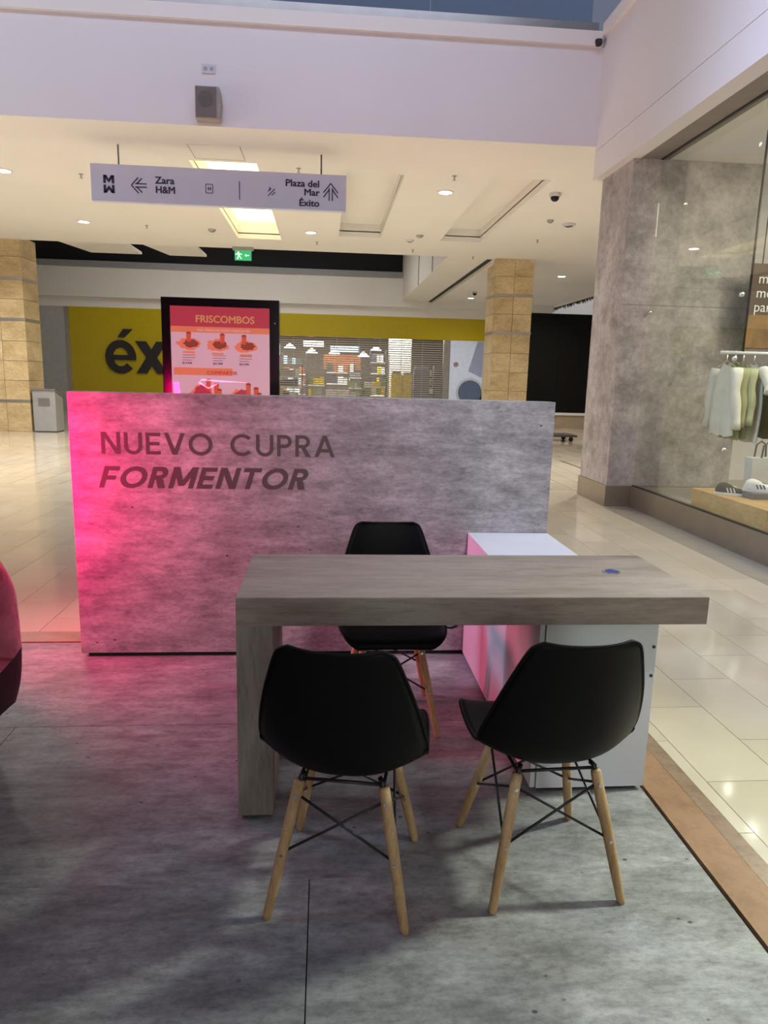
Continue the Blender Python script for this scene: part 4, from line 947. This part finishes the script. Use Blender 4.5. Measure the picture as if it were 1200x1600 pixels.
# waste bin by the left column
bn = thing('waste_bin', 'steel waste bin with slanted top beside the left stone column', 'bin', (-6.55, 17.9, 0))
MB().prism([(-6.93, 17.65, 0.02), (-6.93, 18.15, 0.02), (-6.93, 18.15, 0.82), (-6.93, 17.65, 0.98)], (0.52, 0, 0)).build('body', plain('bin_steel', (0.42, 0.42, 0.42), 0.35, 0.5), bn, bevel=0.01)
MB().prism([(-6.95, 17.62, 0.985), (-6.95, 18.17, 0.81), (-6.95, 18.17, 0.85), (-6.95, 17.62, 1.025)], (0.56, 0, 0)).build('slanted_lid', plain('bin_lid', (0.22, 0.21, 0.2), 0.4, 0.5), bn)
MB().box(-6.92, -6.42, 17.66, 18.14, 0, 0.02).build('foot', black_gap, bn)
MB().box(-6.80, -6.54, 17.635, 17.65, 0.62, 0.80).build('flap', plain('bin_lid', (0.2, 0.2, 0.2)), bn)

# ================================================================== HOARDING, GARLAND, DOLLY, FLOOR GRATE
hd = thing('hoarding', 'tall black hoarding on a tan base right of the far stone column', 'hoarding', (8.5, 22.7, 0))
matt_black = plain('hoarding_black', (0.008, 0.007, 0.006), 0.7, spec=0.1)
for k in range(6): box('hoarding_panel', matt_black, 6.2+k*1.22, 6.2+(k+1)*1.22-0.004, 22.7, 22.76, 0.50, 3.60, hd)
box('base_board', plain('hoarding_base', (0.40, 0.31, 0.20), 0.4), 6.2, 13.5, 22.68, 22.78, 0.0, 0.42, hd); box('ledge', cream_paint, 6.2, 13.5, 22.64, 22.80, 0.42, 0.50, hd)
struct(box('trim_12', cream_paint, 8.851, 8.91, 17.75, 32, CZ-0.06, CZ+0.14), 'ceiling edge carrying the dark garland')
ga = thing('garland', 'dark bristly garland hanging along the far right ceiling edge', 'garland', (8.93, 26, CZ))
rnd = random.Random(5); mb = MB()
for k in range(520):
    y = 22.5+8.6*rnd.random(); x = 8.925+0.05*rnd.random(); l = 0.05+0.13*rnd.random()*(0.4+0.6*abs(math.sin(y*1.7)))
    a = rnd.uniform(-0.06, 0.06); mb.add([(x, y-0.03, CZ-0.03), (x+0.01, y+0.03, CZ-0.03), (x+0.02, y+a, CZ-0.05-l), (x-0.02, y, CZ-0.035)], [(0, 1, 2), (0, 2, 3), (1, 3, 2), (0, 3, 1)])
o = mb.build('bristles', plain('garland_dark', (0.02, 0.022, 0.015), 0.8), ga); o['kind'] = 'stuff'
MB().tube([(8.945, 22.5, CZ-0.03), (8.945, 31.2, CZ-0.03)], 0.03, 8).build('stem', plain('garland_dark', (0.02, 0.02, 0.02)), ga)
dl = thing('dolly', 'dark low wheeled dolly on the floor before the black hoarding', 'dolly', (5.9, 17.9, 0))
MB().box(5.35, 6.35, 17.5, 18.3, 0.12, 0.17).build('deck', plain('dolly_wood', (0.05, 0.035, 0.03), 0.6), dl, bevel=0.005)
for x in (5.45, 6.22):
    for y in (17.6, 18.18):
        MB().lathe([(0.045, -0.03), (0.055, -0.02), (0.055, 0.02), (0.045, 0.03)], (x, y, 0.055), 14, 'Y').build('wheel', tyre_m, dl); MB().box(x-.03, x+.03, y-.035, y+.035, 0.10, 0.12).build('caster', black_metal, dl)
gr = thing('floor_hatch', 'square hatch with dark outline set in the floor by the pillar', 'floor hatch', (5.0, 12.8, 0))
MB().box(4.53, 5.6, 12.0, 13.25, -0.004, 0.002).build('lid', tile_far, gr)
for a in ((4.50, 5.63, 13.25, 13.29), (4.50, 4.54, 11.96, 13.29), (4.50, 5.63, 11.96, 12.0), (5.59, 5.63, 11.96, 13.29)): MB().box(*a, -0.004, 0.003).build('frame_bar', black_metal, gr)
for o in bpy.data.objects:
    if '_w' in o.keys(): del o['_w']
